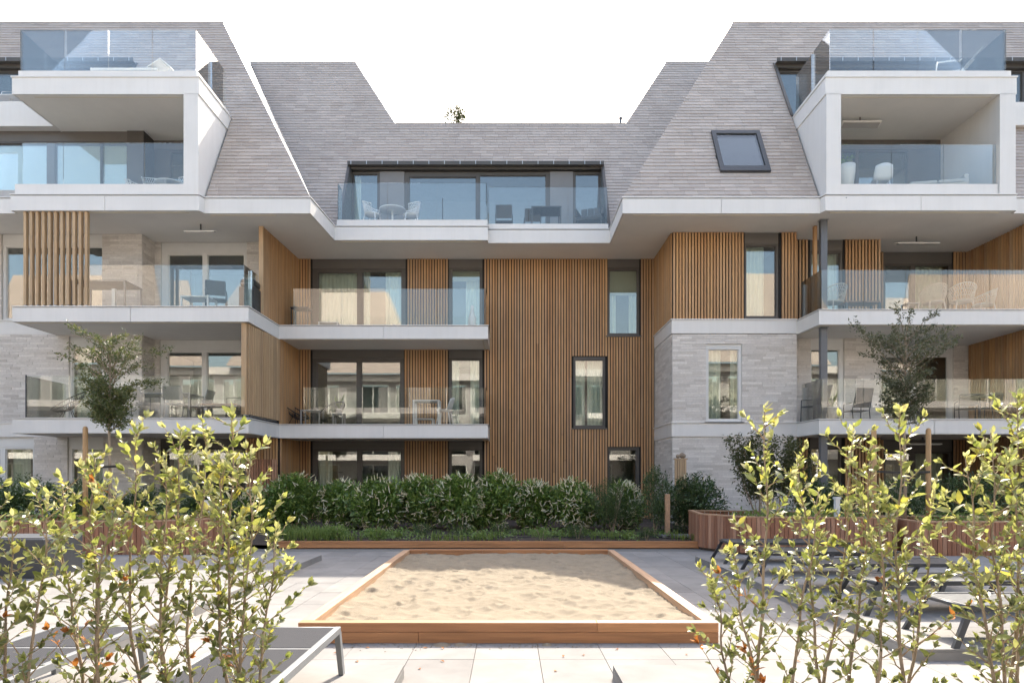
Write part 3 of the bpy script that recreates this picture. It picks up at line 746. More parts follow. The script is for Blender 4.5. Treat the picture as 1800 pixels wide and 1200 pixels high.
# ---- central recessed wall of slats and its windows
def px_hole(a, b, t, bt, Y, x_off): return (wx(a,Y)-x_off, wx(b,Y)-x_off, wz(bt,Y), wz(t,Y))
WX0, WX1 = -6.98, 4.78
holes = []
def cwin(a, b, z0, z1, **kw):
    holes.append((wx(a,W)-WX0, wx(b,W)-WX0, z0, z1)); return window(wx(a,W), wx(b,W), z0, z1, W, setback=.03, **kw)
pn = lambda *ps: [(wx(a,W), wx(b,W), c, d) for a, b, c, d in ps]
# level 2
cwin(549, 713, Z2, ZS+.01, header=.30, panes=pn((558.5,628,6.2,wz(478,W)), (637,706,6.2,wz(476,W))), curtain=[wxr(552,632,W), wxr(636,648,W), wxr(675,707,W)])
cwin(789, 848, Z2, ZS+.01, header=.28, panes=pn((794,844,6.2,wz(474,W))), blind=[(*wxr(790,847,W), wz(492,W), wz(472,W), 'blindg')], curtain=[wxr(818,846,W)])
cwin(1068, 1124, wz(590,W), ZS+.01, header=.26, sill=True, panes=pn((1071,1121,wz(586,W),wz(474,W))), blind=[(*wxr(1069,1123,W), wz(517,W), wz(472,W), 'blindg')], curtain=[wxr(1072,1085,W), wxr(1108,1121,W)])
# level 1
cwin(549, 710, Z1, Z2-.41, header=.28, panes=pn((556.5,627,3.2,wz(635,W)), (634.5,704,3.2,wz(635,W))))
cwin(789, 848, Z1, Z2-.41, header=.26, panes=pn((793,843.5,3.2,wz(632,W))), curtain=[wxr(790,806,W), wxr(826,846,W)])
cwin(1008, 1064, wz(752,W), wz(626,W), sill=True, panes=pn((1011,1061,wz(748,W),wz(632,W))), curtain=[wxr(1009,1030,W), wxr(1034,1062,W)])
# ground floor
cwin(549, 711, .22, Z1-.41, header=.26, panes=pn((556.5,628,.3,wz(792,W)), (635,705,.3,wz(792,W))), curtain=[wxr(552,580,W), wxr(680,708,W)])
cwin(789, 848, .22, Z1-.41, header=.26, panes=pn((793,844,.3,wz(790,W))))
cwin(1068, 1124, .22, wz(785,W), panes=pn((1070.5,1119,.3,wz(790,W))))
slat_wall('slat_wall', (WX0, W), (WX1, W), .1, ZS+.008, holes)
# side walls of the recess (left), at three levels
slat_wall('slat_wall', (-7.10, 19.62), (-6.97, W-.04), Z2+.005, ZS+.008, backing=True)
MB().box(-7.17, -7.04, 19.55, 19.615, Z2+.005, ZS+.005).build('corner_post', M['slatpale'], BLD)
slat_wall('slat_screen', (-7.13, 18.58), (-6.99, C), Z1+.10, Z2-.43, pale=True, pitch=.12, wd=.085)
MB().box(-7.26, -7.12, 18.5, 18.57, Z1+.1, Z2-.43).build('corner_post', M['slatpale'], BLD)
strip(MB(), [(-7.18, 18.56), (-7.02, C)], 0, .05, Z1+.02, Z1+.07).build('bottom_rail', M['black'], BLD)
slat_wall('slat_wall', (-6.99, C+.02), (-6.97, W-.04), Z1+.005, Z2-.41)
slat_wall('slat_wall', (-6.99, C+.1), (-6.97, W-.04), .1, Z1-.41)
slat_wall('slat_wall', (-8.0, C+.1), (-7.03, C+.1), .1, Z1-.41)
# left box screen on level 2: eleven separate posts
scr = thing_part('slat_screen')
um = UNIT.mesh('slat', M['slatpale'])
for i in range(11):
    o = link('slat', um, scr); o.location = (-13.09+.1655*i, 18.50, (Z2+.05+ZS)/2); o.scale = (.072, .11, ZS-Z2-.06)
    f = link('foot', UNIT.mesh('foot', M['zinc']) if i == 0 else foot_me, scr); foot_me = f.data; f.location = (-13.09+.1655*i, 18.50, Z2+.022); f.scale = (.05,.08,.045)

# ---- left wing: brick and windows
P1, P2, XL = 20.2, 20.9, -10.86
def lhole(x0, x1, z0, z1, base): return (x0-base, x1-base, z0, z1)
h1 = []
def lwin(a, b, z0, z1, **kw):
    h1.append((wx(a,P1)+18, wx(b,P1)+18, z0, z1)); return window(wx(a,P1), wx(b,P1), z0, z1, P1, fm='wframe', setback=.05, **kw)
lwin(3, 180, Z2+.02, ZS+.008, header=.30, panes=[(wx(8,P1), wx(90,P1)), (wx(96,P1), wx(178,P1))])
lwin(121, 181, Z1+.02, Z2-.43, header=.26, panes=[(wx(125,P1), wx(178,P1))], curtain=[wxr(124,150,P1)])
lwin(-60, 60, .3, Z1-.43, header=.28, panes=[(wx(-55,P1), wx(-2,P1)), (wx(7,P1), wx(56,P1))], curtain=[wxr(8,40,P1)])
lwin(119, 182, .3, Z1-.43, header=.28, panes=[(wx(125,P1), wx(179,P1))], curtain=[wxr(125,178,P1)])
brick_wall((-18, P1), (XL, P1), .05, ZS+.01, h1, seed=1)
brick_wall((XL, P1+.02), (XL, P2), .05, ZS+.01, seed=2)
h2 = []
def l2win(a, b, z0, z1, fm='wframe', **kw):
    h2.append((wx(a,P2)-XL, wx(b,P2)-XL, z0, z1)); return window(wx(a,P2), wx(b,P2), z0, z1, P2, fm=fm, setback=.05, **kw)
l2win(283, 434, Z2, ZS+.008, header=.30, panes=[(wx(294,P2), wx(355,P2)), (wx(363,P2), wx(428,P2))])
l2win(281, 434, Z1, Z2-.41, header=.30, panes=[(wx(293,P2), wx(354,P2)), (wx(362,P2), wx(427,P2))])
l2win(281, 432, .2, Z1-.41, fm='dark', header=.28, panes=[(wx(293,P2), wx(355,P2)), (wx(362,P2), wx(427,P2))], curtain=[wxr(296,340,P2)])
brick_wall((XL, P2), (-7.15, P2), .05, ZS+.01, h2, seed=3)

# ---- right wing: brick below, slats above
Q1, Q2, Q3 = 20.07, 20.68, 21.8
hr = [(wx(1241,Q1)-4.8, wx(1304,Q1)-4.8, wz(741,Q1), wz(604,Q1))]
window(wx(1241,Q1), wx(1304,Q1), wz(741,Q1), wz(604,Q1), Q1, fm='wframe', setback=.04, header=.10, sill=True, panes=[(wx(1245.5,Q1), wx(1299.5,Q1))], curtain=[wxr(1243,1273,Q1), wxr(1290,1302,Q1)])
brick_wall((4.8, Q1), (8.45, Q1), .05, Z2-.40, hr, seed=4)
brick_wall((4.8, W-.03), (4.8, Q1+.015), .05, Z2-.40, seed=5)
hs = [(wx(1309,Q1)-4.8, wx(1369,Q1)-4.8, Z2+.05, ZS+.008)]
window(wx(1309,Q1), wx(1369,Q1), Z2+.05, ZS+.008, Q1, setback=.03, header=.32, panes=[(wx(1312,Q1), wx(1365,Q1))], curtain=[wxr(1312,1350,Q1)])
slat_wall('slat_wall', (4.8, Q1), (8.45, Q1), Z2+.035, ZS+.008, hs, pitch=.0915)
slat_wall('slat_wall', (4.8, W-.04), (4.8, Q1+.02), Z2+.035, ZS+.008)
brick_wall((8.452, Q1+.02), (8.452, Q2), .05, Z2-.41, seed=6)
MB().box(8.35, 8.45, Q1+.05, Q2+.05, Z2, ZS).build('wall_panel', M['dark'], BLD)
hq = [(wx(1425,Q2)-8.45, wx(1484,Q2)-8.45, Z1, Z2-.41)]
window(wx(1425,Q2), wx(1484,Q2), Z1, Z2-.41, Q2, fm='wframe', setback=.05, header=.26, panes=[(wx(1427,Q2), wx(1477,Q2))], blind=[(*wxr(1427,1477,Q2), wz(633,Q2), wz(612,Q2), 'greypanel')])
brick_wall((8.452, Q2), (11.25, Q2), Z1-.4, Z2-.41, hq, seed=7)
hq2 = [(wx(1424,Q2)-8.452, wx(1482,Q2)-8.452, Z2, ZS+.008)]
window(wx(1424,Q2), wx(1482,Q2), Z2, ZS+.008, Q2, setback=.03, header=.32, panes=[(wx(1427,Q2), wx(1478,Q2))], curtain=[wxr(1427,1450,Q2), wxr(1460,1478,Q2)])
slat_wall('slat_wall', (8.452, Q2), (11.25, Q2), Z2+.005, ZS+.008, hq2, pitch=.1)
hq3 = [(wx(1424,Q2)-8.452, wx(1480,Q2)-8.452, .1, Z1-.41)]
window(wx(1424,Q2), wx(1480,Q2), .1, Z1-.41, Q2, setback=.03, header=.28, panes=[(wx(1427,Q2), wx(1477,Q2))])
slat_wall('slat_wall', (8.452, Q2), (11.25, Q2), .1, Z1-.41, hq3, pitch=.1)
for z0, z1 in ((.1, Z1-.41), (Z1, Z2-.41), (Z2, ZS)): MB().box(11.15, 11.25, Q2+.07, Q3+.1, z0, z1).build('wall_panel', M['darkpanel'], BLD)
X3 = 14.66
h3 = [(wx(1552,Q3)-11.25, wx(1674,Q3)-11.25, z0, z1) for z0, z1 in ((.1, Z1-.41), (Z2, ZS+.008))]
for (z0, z1), fm in (((.1, Z1-.41), 'dark'), ((Z2, ZS+.008), 'dark')):
    window(wx(1552,Q3), wx(1674,Q3), z0, z1, Q3, fm=fm, setback=.03, header=.36, panes=[(wx(1557,Q3), wx(1602,Q3)), (wx(1610,Q3), wx(1670,Q3))], curtain=[wxr(1612,1668,Q3)])
slat_wall('slat_wall', (11.25, Q3), (X3, Q3), .1, Z1-.41, [(h3[0])], pitch=.1)
slat_wall('slat_wall', (11.25, Q3), (X3, Q3), Z2+.005, ZS+.008, [(h3[1])], pitch=.1)
h4 = [(wx(1549,Q3)-11.25, wx(1676,Q3)-11.25, Z1, Z2-.41)]
window(wx(1549,Q3), wx(1676,Q3), Z1, Z2-.41, Q3, fm='wframe', setback=.05, header=.28, panes=[(wx(1551,Q3), wx(1605,Q3)), (wx(1612,Q3), wx(1668,Q3))])
brick_wall((11.25, Q3), (X3, Q3), Z1-.4, Z2-.41, h4, seed=8)
for z0, z1 in ((.1, Z1-.41), (Z1+.005, Z2-.41), (Z2+.005, ZS+.008)):
    slat_wall('slat_wall', (X3, Q3-.04), (X3, 18.9), z0, z1, pitch=.12)
brick_wall((X3+.1, 18.88), (18.5, 18.88), .05, ZS, seed=9)
# steel columns on the right
for z0, z1 in ((.05, Z1-.42), (Z1, Z2-.42), (Z2, ZS)):
    c = MB().box(8.69, 8.87, 19.02, 19.16, z0, z1-.012).build('column', M['column'], BLD)
    MB().box(8.66, 8.90, 18.99, 19.19, z1-.011, z1+.001).build('cap_plate', M['zinc'], c)
MB().box(8.72, 8.80, 19.5, 19.62, Z2, ZS).build('corner_post', M['slat'], BLD)

place_pieces(SLATS, 'slat', 'slats', lambda ex: M['slatpale' if ex and ex[0] else 'slat'], 297, lambda s: (-(s[6]-s[5])*s[3]/s[2] - (.004 if abs(s[0]) < .1 else -.004)))
place_pieces(BRICKS, 'brick', 'bricks', lambda ex: M['brick'], 297, lambda s: (0 if abs(s[0]) < .1 and abs(s[2]-Q1) < .05 and s[3] > .3 else 1, -s[5]))

# ================================================================== THE BUILDING ACROSS THE COURTYARD (seen mirrored in the glass)
OPP = thing('apartment_building', 'sunlit pale brick apartment building with white balconies mirrored in the window panes and balustrades', 'building')
OY = -6.2
o_holes = []
def owin(x0, x1, z0, z1):
    o_holes.append((x0, x1, z0, z1))
    f = MB()
    for (a, b, c, d) in cells(x0, x1, z0, z1, [(x0+.07, (x0+x1)/2-.04, z0+.08, z1-.08), ((x0+x1)/2+.04, x1-.07, z0+.08, z1-.08)]): f.box(a, b, OY-.14, OY-.04, c, d)
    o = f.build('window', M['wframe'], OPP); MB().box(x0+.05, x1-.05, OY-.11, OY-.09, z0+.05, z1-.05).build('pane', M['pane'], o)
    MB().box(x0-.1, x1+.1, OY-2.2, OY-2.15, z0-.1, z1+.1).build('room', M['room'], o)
for lv in range(3):
    z = .15 + 3*lv
    for x in [-34.9+2.93*k for k in range(24)]: owin(x, x+(2.4 if int(x) % 2 else 1.6), z+.02, z+2.35)
b = MB()
for (x0, x1, z0, z1) in cells(-36, 36, 0, 9, o_holes): b.box(x0, x1, OY-.3, OY, z0, z1)
b.build('wall', M['oppwall'], OPP)
def oslab(x0, x1, z, y1=-3.7):
    p = MB().box(x0, x1, OY+.01, y1, z-.40, z).build('balcony', M['white'], OPP)
    MB().box(x0+.08, x1-.08, y1-.09, y1-.07, z+.003, z+1.1).build('glass_panel', M['rail'], p)
for x0, x1 in ((-35.5, -22.2), (-20.6, -4.6), (-2.6, 3.6), (5.6, 20.4), (22.0, 35.5)):
    for z in (3.15, 6.15): oslab(x0, x1, z)
b = MB()
b.prism([(-36, OY+.6), (-2, OY+.6), (-1.6, -3.4), (7.6, -3.4), (8, OY+.6), (36, OY+.6), (36, OY-.3), (-36, OY-.3)], 8.72, 9.2); b.build('eaves_slab', M['white'], OPP)
r = MB()
def oroof(pts): r.slab3([(x, -(5.0+.567*(z-9.2)), z) for x, z in pts], (0, -.12, 0))
oroof([(-36,9.2), (-21,9.2), (-24,16.2), (-36,16.2)]); oroof([(-19.5,9.2), (-6.2,9.2), (-9.6,16.2), (-17,16.2)]); oroof([(-1,9.2), (9,9.2), (7,13.2), (1.2,13.2)]); oroof([(10.4,9.2), (22,9.2), (19.5,16.2), (13.4,16.2)]); oroof([(24,9.2), (36,9.2), (36,15.2), (27,15.2)])
r.build('roof', M['tile'], OPP)
b = MB(); b.box(-36, 36, -14, -13.8, 0, 9.1); b.box(-6.5, 12, OY-1.6, OY-1.4, 9.2, 10.8); b.build('rear_wall', M['mortar'], OPP)

# ================================================================== PLANTS: helpers
def rvec(q): 
    while True:
        v = Vector((q.uniform(-1,1), q.uniform(-1,1), q.uniform(-1,1)))
        if .05 < v.length < 1: return v.normalized()
def leaf_quad(mb, p, d, n, L, Wd, fold=.25):
    """a folded leaf of four triangles"""
    s = d.cross(n)
    if s.length < 1e-4: s = d.orthogonal()
    s.normalize(); n2 = s.cross(d).normalized()
    a, b = p, p + d*L - n2*L*.12
    m = p + d*L*.45; up = n2*Wd*fold
    mb.add([a, m + s*Wd*.5 + up, b, m - s*Wd*.5 + up, m], [(0,4,1), (4,2,1), (0,3,4), (4,3,2)])
def blob_leaves(q, n, cen, rad, L, Wd, up=.35, shell=.55, lumps=7, yz=1.):
    """leaves in lumps that fill an uneven volume; returns a mesh builder"""
    mb = MB(); cs = []
    for i in range(lumps):
        v = rvec(q); t = q.uniform(.25, .8)
        cs.append((Vector((cen[0]+v.x*rad[0]*t, cen[1]+v.y*rad[1]*t, cen[2]+v.z*rad[2]*t)), q.uniform(.3, .5)))
    for i in range(n):
        c, s = q.choice(cs); v = rvec(q); t = shell + (1-shell)*q.random() if q.random() < .8 else q.random()
        p = c + Vector((v.x*rad[0], v.y*rad[1], v.z*rad[2]))*s*t
        d = (v*.8 + rvec(q)*.7 + Vector((0,0,up))).normalized(); nn = (rvec(q)*.7 + Vector((0,-.2,1))).normalized()
        k = q.uniform(.7, 1.25); leaf_quad(mb, p, d, nn, L*k, Wd*k)
    return mb
def spikes(q, n, cen, rad, mb=None):
    mb = mb or MB()
    for i in range(n):
        v = rvec(q); v.y = -abs(v.y) if q.random() < .75 else v.y
        if i % 6 and noise.noise(Vector((v.x*2.2+cen[2]*9+rad[0]*31, v.z*2.2, n*.37))) < -.02: continue
        p = Vector((cen[0]+v.x*rad[0]*.98, cen[1]+v.y*rad[1]*.98, cen[2]+v.z*rad[2]*.98))
        d = (v*.8 + Vector((0,0,.45)) + rvec(q)*.9).normalized(); L = q.uniform(.09, .17)
        mb.tube([p, p+d*L*.5+rvec(q)*.008, p+d*L], .014, 4, r1=.006)
    return mb

# ---- flowerbed in front of the centre: edging boards, soil, bushes, ground cover
soil = MB(); nx, ny = 110, 36
vs = []
for j in range(ny+1):
    for i in range(nx+1):
        x = -19 + 38*i/nx; y = 15.06 + (W-15.1)*j/ny
        vs.append((x, y, .06 + .12*min(1, j/14) + .03*noise.noise(Vector((x*1.3, y*1.3, 0)))))
soil.add(vs, [(j*(nx+1)+i, j*(nx+1)+i+1, (j+1)*(nx+1)+i+1, (j+1)*(nx+1)+i) for j in range(ny) for i in range(nx)])
tag(soil.build('soil', M['soil'], None, True), kind='structure')
ed = thing('garden_edging', 'long low reddish timber edging along the front of the flowerbed', 'edging', (0, 14.98, 0))
for k, (a, b, t) in enumerate(((-5.05,-2.0,0), (-1.995,1.2,.003), (1.205,4.15,-.002))):
    MB().box(a, b, -.05+t, .05+t, .0, .085).build('board', M['timber'], ed); MB().box(a+.4 if k else a, b+.4 if k < 2 else b, -.052-t, .047, .088, .145).build('board', M['timber'], ed)

def bush(name, label, cat, x, y, rx, ry, h, n, mat, L, Wd, seed, flowers=0, group=None, z=.17, up=.35, stems=5):
    q = random.Random(seed); t = thing(name, label, cat, (x, y, z), 0, group)
    s = MB()
    for i in range(stems):
        a = q.uniform(0, 2*PI); s.tube([(q.uniform(-.1,.1)*rx, q.uniform(-.1,.1)*ry, -.05), (math.cos(a)*rx*.3, math.sin(a)*ry*.3, h*.45), (math.cos(a)*rx*.55, math.sin(a)*ry*.5, h*.85)], .014, 5, r1=.005)
    s.build('stems', M['bark'], t)
    mb = blob_leaves(q, int(n*1.25), (0,0,h*.45), (rx*1.28,ry*1.1,h*.52), L, Wd, up, .4, 26)
    # upright shoots break the outline
    for i in range(int(n*.28/9)):
        a = q.uniform(0, 2*PI); rr = math.sqrt(q.random()); px, py = math.cos(a)*rx*.85*rr, math.sin(a)*ry*.85*rr
        hh = h*(.62+.42*math.sqrt(max(0, 1-rr*rr))*q.uniform(.7, 1.08))
        for k in range(9):
            b = 2*PI*k*.38+a; d = Vector((math.cos(b), math.sin(b), q.uniform(.3,1.1))).normalized()
            leaf_quad(mb, Vector((px, py, hh-k*L*.28)), d, Vector((q.uniform(-.3,.3), q.uniform(-.3,.3), 1)), L*q.uniform(.7,1.1), Wd)
    mb.build('foliage', M[mat], t)
    if flowers: tag(spikes(q, flowers, (0,0,h*.5), (rx*1.0, ry*1.0, h*.54)).build('flower_spikes', M['flower'], t), kind='stuff')
    return t
G = 'flowering laurel bushes in front of the wooden wall'
rowb = [(-6.62, 'pale flowering laurel bush at the left end of the row beside the slat fence', .42, 1.15, 160, 'laurel'),
        (-5.62, 'tall bright green laurel bush covering the left edge of the large ground floor window', .78, 1.62, 60, 'laurel'),
        (-4.45, 'flowering laurel bush under the left pane of the large ground floor window', .62, 1.38, 130, 'laurel'),
        (-3.40, 'flowering laurel bush under the right pane of the large ground floor window', .62, 1.42, 130, 'laurel'),
        (-2.35, 'dense flowering laurel bush before the narrow slat strip between ground floor windows', .66, 1.48, 170, 'laurel'),
        (-1.30, 'green laurel bush below the narrow ground floor window', .62, 1.46, 150, 'laurel'),
        (-.30, 'flowering laurel bush at the left end of the wide slat wall', .62, 1.52, 150, 'laurel'),
        (.70, 'flowering laurel bush at the middle of the wide slat wall', .62, 1.42, 200, 'laurel'),
        (1.65, 'pale flowering laurel bush under the tall first floor window', .60, 1.45, 190, 'laurel'),
        (3.02, 'narrow laurel bush with pale blossom below the right ground floor window', .45, 1.35, 220, 'laurel')]
for i, (x, lab, rx, h, fl, mt) in enumerate(rowb):
    k = 17.9/18.0
    bush('laurel_bush', lab, 'bush', x, 17.9 + .12*((i*37) % 5 - 2), rx, .55, h*(.86+.12*((i*29) % 7)/6), 3600, mt, .125, .055, 100+i, int(fl*1.6), G)
bush('fine_leaved_shrub', 'soft fine leaved green shrub in front of the right ground floor window', 'shrub', 2.55, 16.9, .55, .5, 1.35, 3600, 'yew', .06, .014, 121, up=.6)
bush('upright_shrub', 'narrow dark upright shrub beside the rusty post', 'shrub', 3.58, 16.7, .36, .36, 1.62, 2600, 'laureld', .075, .024, 122, up=.7)
bush('laurel_bush', 'dark laurel bush in front of the pale brick corner', 'bush', 4.72, 17.3, .75, .6, 1.42, 3000, 'laureld', .115, .042, 123, 8)
dark = [(-13.6, 15.6, .9, 1.45, 'dark bush at the far left edge below the brick wall'), (-12.4, 15.9, .8, 1.5, 'dark bush beneath the white framed ground floor window at left'),
        (-11.1, 15.7, .85, 1.4, 'dark bush before the green curtained ground floor window'), (-9.8, 15.9, .8, 1.3, 'dark bush in front of the dark framed ground floor doors'),
        (-8.5, 16.2, .7, 1.15, 'dark bush left of the small slat fence'), (-7.5, 17.0, .6, 1.1, 'small dark bush at the foot of the small slat fence'),
        (8.0, 17.6, .8, 1.3, 'dark bush in front of the right ground floor slat wall'), (9.4, 16.4, .9, 1.35, 'dark bush left of the right tree stakes'),
        (10.9, 16.2, .9, 1.45, 'dark bush between the two right tree stakes'), (12.4, 16.0, .9, 1.5, 'dark bush right of the right tree stakes'), (13.9, 16.2, .9, 1.5, 'dark bush at the far right edge')]
for i, (x, y, rx, h, lab) in enumerate(dark): bush('dark_bush', lab, 'bush', x, y, rx, .6, h, 2600, 'laureld', .10, .036, 140+i, 0, 'dark bushes in front of the wings')
# loose tall shrub by the brick wall
def loose_shrub(x, y, z, h, rx, label, seed):
    q = random.Random(seed); t = thing('loose_shrub', label, 'shrub', (x, y, z)); s = MB(); f = MB()
    for i in range(19):
        a = q.uniform(0, 2*PI); b = Vector((math.cos(a)*rx*.35*q.random(), math.sin(a)*.2*q.random(), 0))
        tip = Vector((math.cos(a)*rx*q.uniform(.35,.95), math.sin(a)*.4, h*q.uniform(.72, 1.)))
        pts = [b + (tip-b)*k/6 + rvec(q)*.03 for k in range(7)]; s.tube(pts, .012, 5, r1=.003)
        for k in range(330):
            u = q.uniform(.38, 1.03); p = b + (tip-b)*u + rvec(q)*q.uniform(.02, .24)*(1.2-u*.4)
            leaf_quad(f, p, (rvec(q)+Vector((0,0,-.15))).normalized(), rvec(q), q.uniform(.06,.11), .034)
    s.build('stems', M['bark'], t); f.build('foliage', M['bamboo'], t)
loose_shrub(5.85, 15.2, .5, 2.05, 1.12, 'tall loose dark shrub growing in the right wooden planter before the brick wall', 160)

# ground cover
q = random.Random(31); gr = MB()
for i in range(1500):
    x = q.uniform(-5.6, 4.2); y = q.uniform(15.2, 16.9)
    dens = .95 if x < -4.1 else (.45 if x < -1 else .35)
    if noise.noise(Vector((x*1.1, y*1.4, 3))) < .32 - dens*.6: continue
    c = Vector((x, y, .1)); hgt = .34 if x < -4.1 else .2
    for k in range(5):
        a = q.uniform(0, 2*PI); l = hgt*q.uniform(.5, 1.1); o = Vector((math.cos(a), math.sin(a), 0))*l*q.uniform(.15,.6)
        w_ = Vector((-math.sin(a), math.cos(a), 0))*.006
        m = c + o*.4 + Vector((0,0,l*.7)); e = c + o + Vector((0,0,l*.9))
        gr.add([c-w_, c+w_, m+w_, e, m-w_], [(0,1,2,4), (4,2,3)])
tag(gr.build('grass', M['grass']), kind='stuff')
cv = MB()
for i in range(420):
    x = q.uniform(-4.9, 4.3); y = q.uniform(15.15, 17.1)
    k = noise.noise(Vector((x*.9, y*1.2, 9)))
    if k < (.0 if x < -2.2 else .12): continue
    for j in range(9):
        p = Vector((x+q.gauss(0,.1), y+q.gauss(0,.1), .1+abs(q.gauss(.09,.06))))
        leaf_quad(cv, p, Vector((q.uniform(-1,1), q.uniform(-1,1), q.uniform(0,.8))).normalized(), Vector((0,0,1)), q.uniform(.05,.1), .045)
tag(cv.build('ground_cover', M['cover']), kind='stuff')
G = 'small herb clumps in the flowerbed'
spots = [(-3.9,15.5,'round leaved herb clump nearest the left end of the flowerbed'), (-3.0,15.45,'round leaved herb clump behind the left corner of the sandbox'), (-2.05,16.3,'grey green herb clump below the narrow slat strip'),
         (-1.1,16.4,'feathery herb clump below the narrow ground floor window'), (-.2,16.35,'feathery herb clump behind the middle of the sandbox'), (.75,15.6,'low herb clump close to the timber edging, behind the sandbox'),
         (1.6,16.0,'grassy herb clump left of the fine leaved shrub'), (3.1,15.5,'small herb clump before the rusty post')]
for i, (x, y, lab) in enumerate(spots):
    t = bush('herb_clump', lab, 'plant', x, y, .26, .22, .30 if i % 2 else .38, 420, 'cover' if i < 2 or i == 5 else 'yew', .06, .03 if i < 2 else .012, 170+i, 0, G, z=.1, up=.7, stems=3)

# irrigation hose, stone slabs, rusty post, slat fence pieces
hose = MB(); hose.tube([(-4.6+.35*i, 16.05+.12*math.sin(i*.9), .15+.02*math.sin(i*2.1)) for i in range(25)], .012, 6)
tag(hose.build('irrigation_hose', M['black'], None, True), 'thin black irrigation hose lying on the flowerbed soil', 'hose')
tag(MB().box(3.62, 4.35, 16.1, 16.6, .12, .17).build('stone_slab', M['paver'], None, bevel=.006), 'pale square stone slab on the soil at the foot of the rusty post', 'slab')
tag(MB().box(4.3, 5.0, 15.3, 15.9, .10, .15).build('stone_slab', M['slabtop'], None, bevel=.006), 'dull stone slab on the soil beside the right planter', 'slab')
rp = thing('garden_post', 'slim rusty orange wooden post standing at the right end of the bushes', 'post', (3.80, 16.4, .12))
MB().box(-.055, .055, -.055, .055, 0, 1.02).build('post', M['timbery'], rp, bevel=.006)
def slat_fence(label, x0, x1, y, z0, z1, y2=None):
    t = thing('slat_fence', label, 'fence', ((x0+x1)/2, y, z0)); n = int((x1-x0)/.075); um = UNIT.mesh('slat', M['planter'])
    for i in range(n):
        o = link('slat', um, t); o.location = (x0+(i+.5)*(x1-x0)/n-(x0+x1)/2, 0, (z1-z0)/2); o.scale = ((x1-x0)/n*.72, .045, z1-z0-.03)
    MB().box(-(x1-x0)/2, (x1-x0)/2, .025, .06, .15, .22).build('rail', M['planter'], t); MB().box(-(x1-x0)/2, (x1-x0)/2, .025, .06, z1-z0-.25, z1-z0-.18).build('rail', M['planter'], t)
slat_fence('low reddish brown slat fence before the ground floor slat wall on the left', wx(437,20.3), wx(487,20.3), 20.3, .15, wz(806,20.3))
sp = thing('slat_fence', 'short pale slat fence end standing against the pale brick wall', 'fence', (wx(1196,19.4), 19.4, .15))
um = UNIT.mesh('slat', M['slatpale'])
for i in range(5):
    o = link('slat', um, sp); o.location = (-.13+.066*i, 0, .95); o.scale = (.05, .10, 1.9)
MB().box(-.18, .20, -.06, .07, 1.9, 1.93).build('cap', M['slatpale'], sp)
cn = MB(); q = random.Random(5)
for dx, rr in ((-.09,.06), (.03,.085), (.07,.07)):
    cn.lathe([(rr*.3,0),(rr*.9,rr*.5),(rr,rr),(rr*.8,rr*1.6),(rr*.25,rr*1.95)], (dx, 0, 0), 9)
c = cn.build('rock_ornament', M['bark'], None, True); c.location = (wx(1196,19.4)+.02, 19.4, 2.081); tag(c, 'small brown knobbly rock ornament on top of the pale slat fence end', 'ornament')

# ---- wooden planters
PB = []
def planter(label, pts, h, seed):
    """open box of upright boards along a plan outline (outer side on the right of the direction)"""
    cx = sum(p[0] for p in pts)/len(pts); cy = sum(p[1] for p in pts)/len(pts)
    t = thing('wooden_planter', label, 'planter', (cx, cy, 0)); P = [(x-cx, y-cy) for x, y in pts]; q = random.Random(seed)
    um = UNIT.mesh('board', M['planter'])
    for i in range(len(P)):
        a, b = P[i], P[(i+1) % len(P)]; L = math.hypot(b[0]-a[0], b[1]-a[1]); n = max(1, int(L/.088)); ang = math.atan2(b[1]-a[1], b[0]-a[0])
        for k in range(n):
            m = lerp2(a, b, (k+.5)/n); o = link('board', um, t); o.location = (m[0], m[1], h/2+.02); o.rotation_euler = (0,0,ang); o.scale = (L/n-.011, .03+q.uniform(-.003,.003), h-.04)
    cl = P + [P[0], P[1]]
    op = offset_path(cl, .022)[1:-1]+[offset_path(cl, .022)[1]]; ip = offset_path(cl, -.07)[1:-1]+[offset_path(cl, -.07)[1]]
    for i in range(len(P)):
        MB().prism([op[i], op[(i+1)], ip[(i+1)], ip[i]], h, h+.028).build('cap_board', M['timbery'], t)
    MB().prism(offset_path(cl, -.02)[1:-1], -.02, h-.10).build('soil', M['soil'], t)
    return t
planter('reddish wooden planter with an angled end, right of the flowerbed', [(4.12,14.75), (4.72,13.55), (7.55,13.3), (7.7,15.2), (4.3,16.3)], .74, 1)
planter('long reddish wooden planter behind the sun loungers at far right', [(7.62,12.72), (13.5,12.72), (13.5,14.6), (7.9,14.6)], .70, 2)
planter('reddish wooden planter with an angled end, left of the flowerbed', [(-12.4,12.86), (-6.75,12.86), (-5.95,13.7), (-6.2,14.8), (-12.4,14.8)], .70, 3)
q = random.Random(77)
for (x0, x1, y0, y1, s) in ((-12.2,-6.6,13.2,14.5,1), (8.1,13.3,13,14.4,2), (4.8,7.4,13.7,15.0,3)):
    cv = MB()
    for i in range(900):
        p = Vector((q.uniform(x0,x1), q.uniform(y0,y1), .62+abs(q.gauss(.08,.09))))
        leaf_quad(cv, p, Vector((q.uniform(-1,1), q.uniform(-1,1), q.uniform(0,.9))).normalized(), Vector((0,0,1)), q.uniform(.06,.11), .05)
    tag(cv.build('ground_cover', M['cover']), kind='stuff')
dk = thing('cube_planter', 'dark grey smooth cube planter on the paving at the left edge', 'planter', (-7.6, 10.2, .1))
MB().box(-.95, .95, -.45, .45, 0, .56).build('body', M['charcoal'], dk, bevel=.012); MB().box(-.88, .88, -.38, .38, .561, .575).build('lid', M['column'], dk)

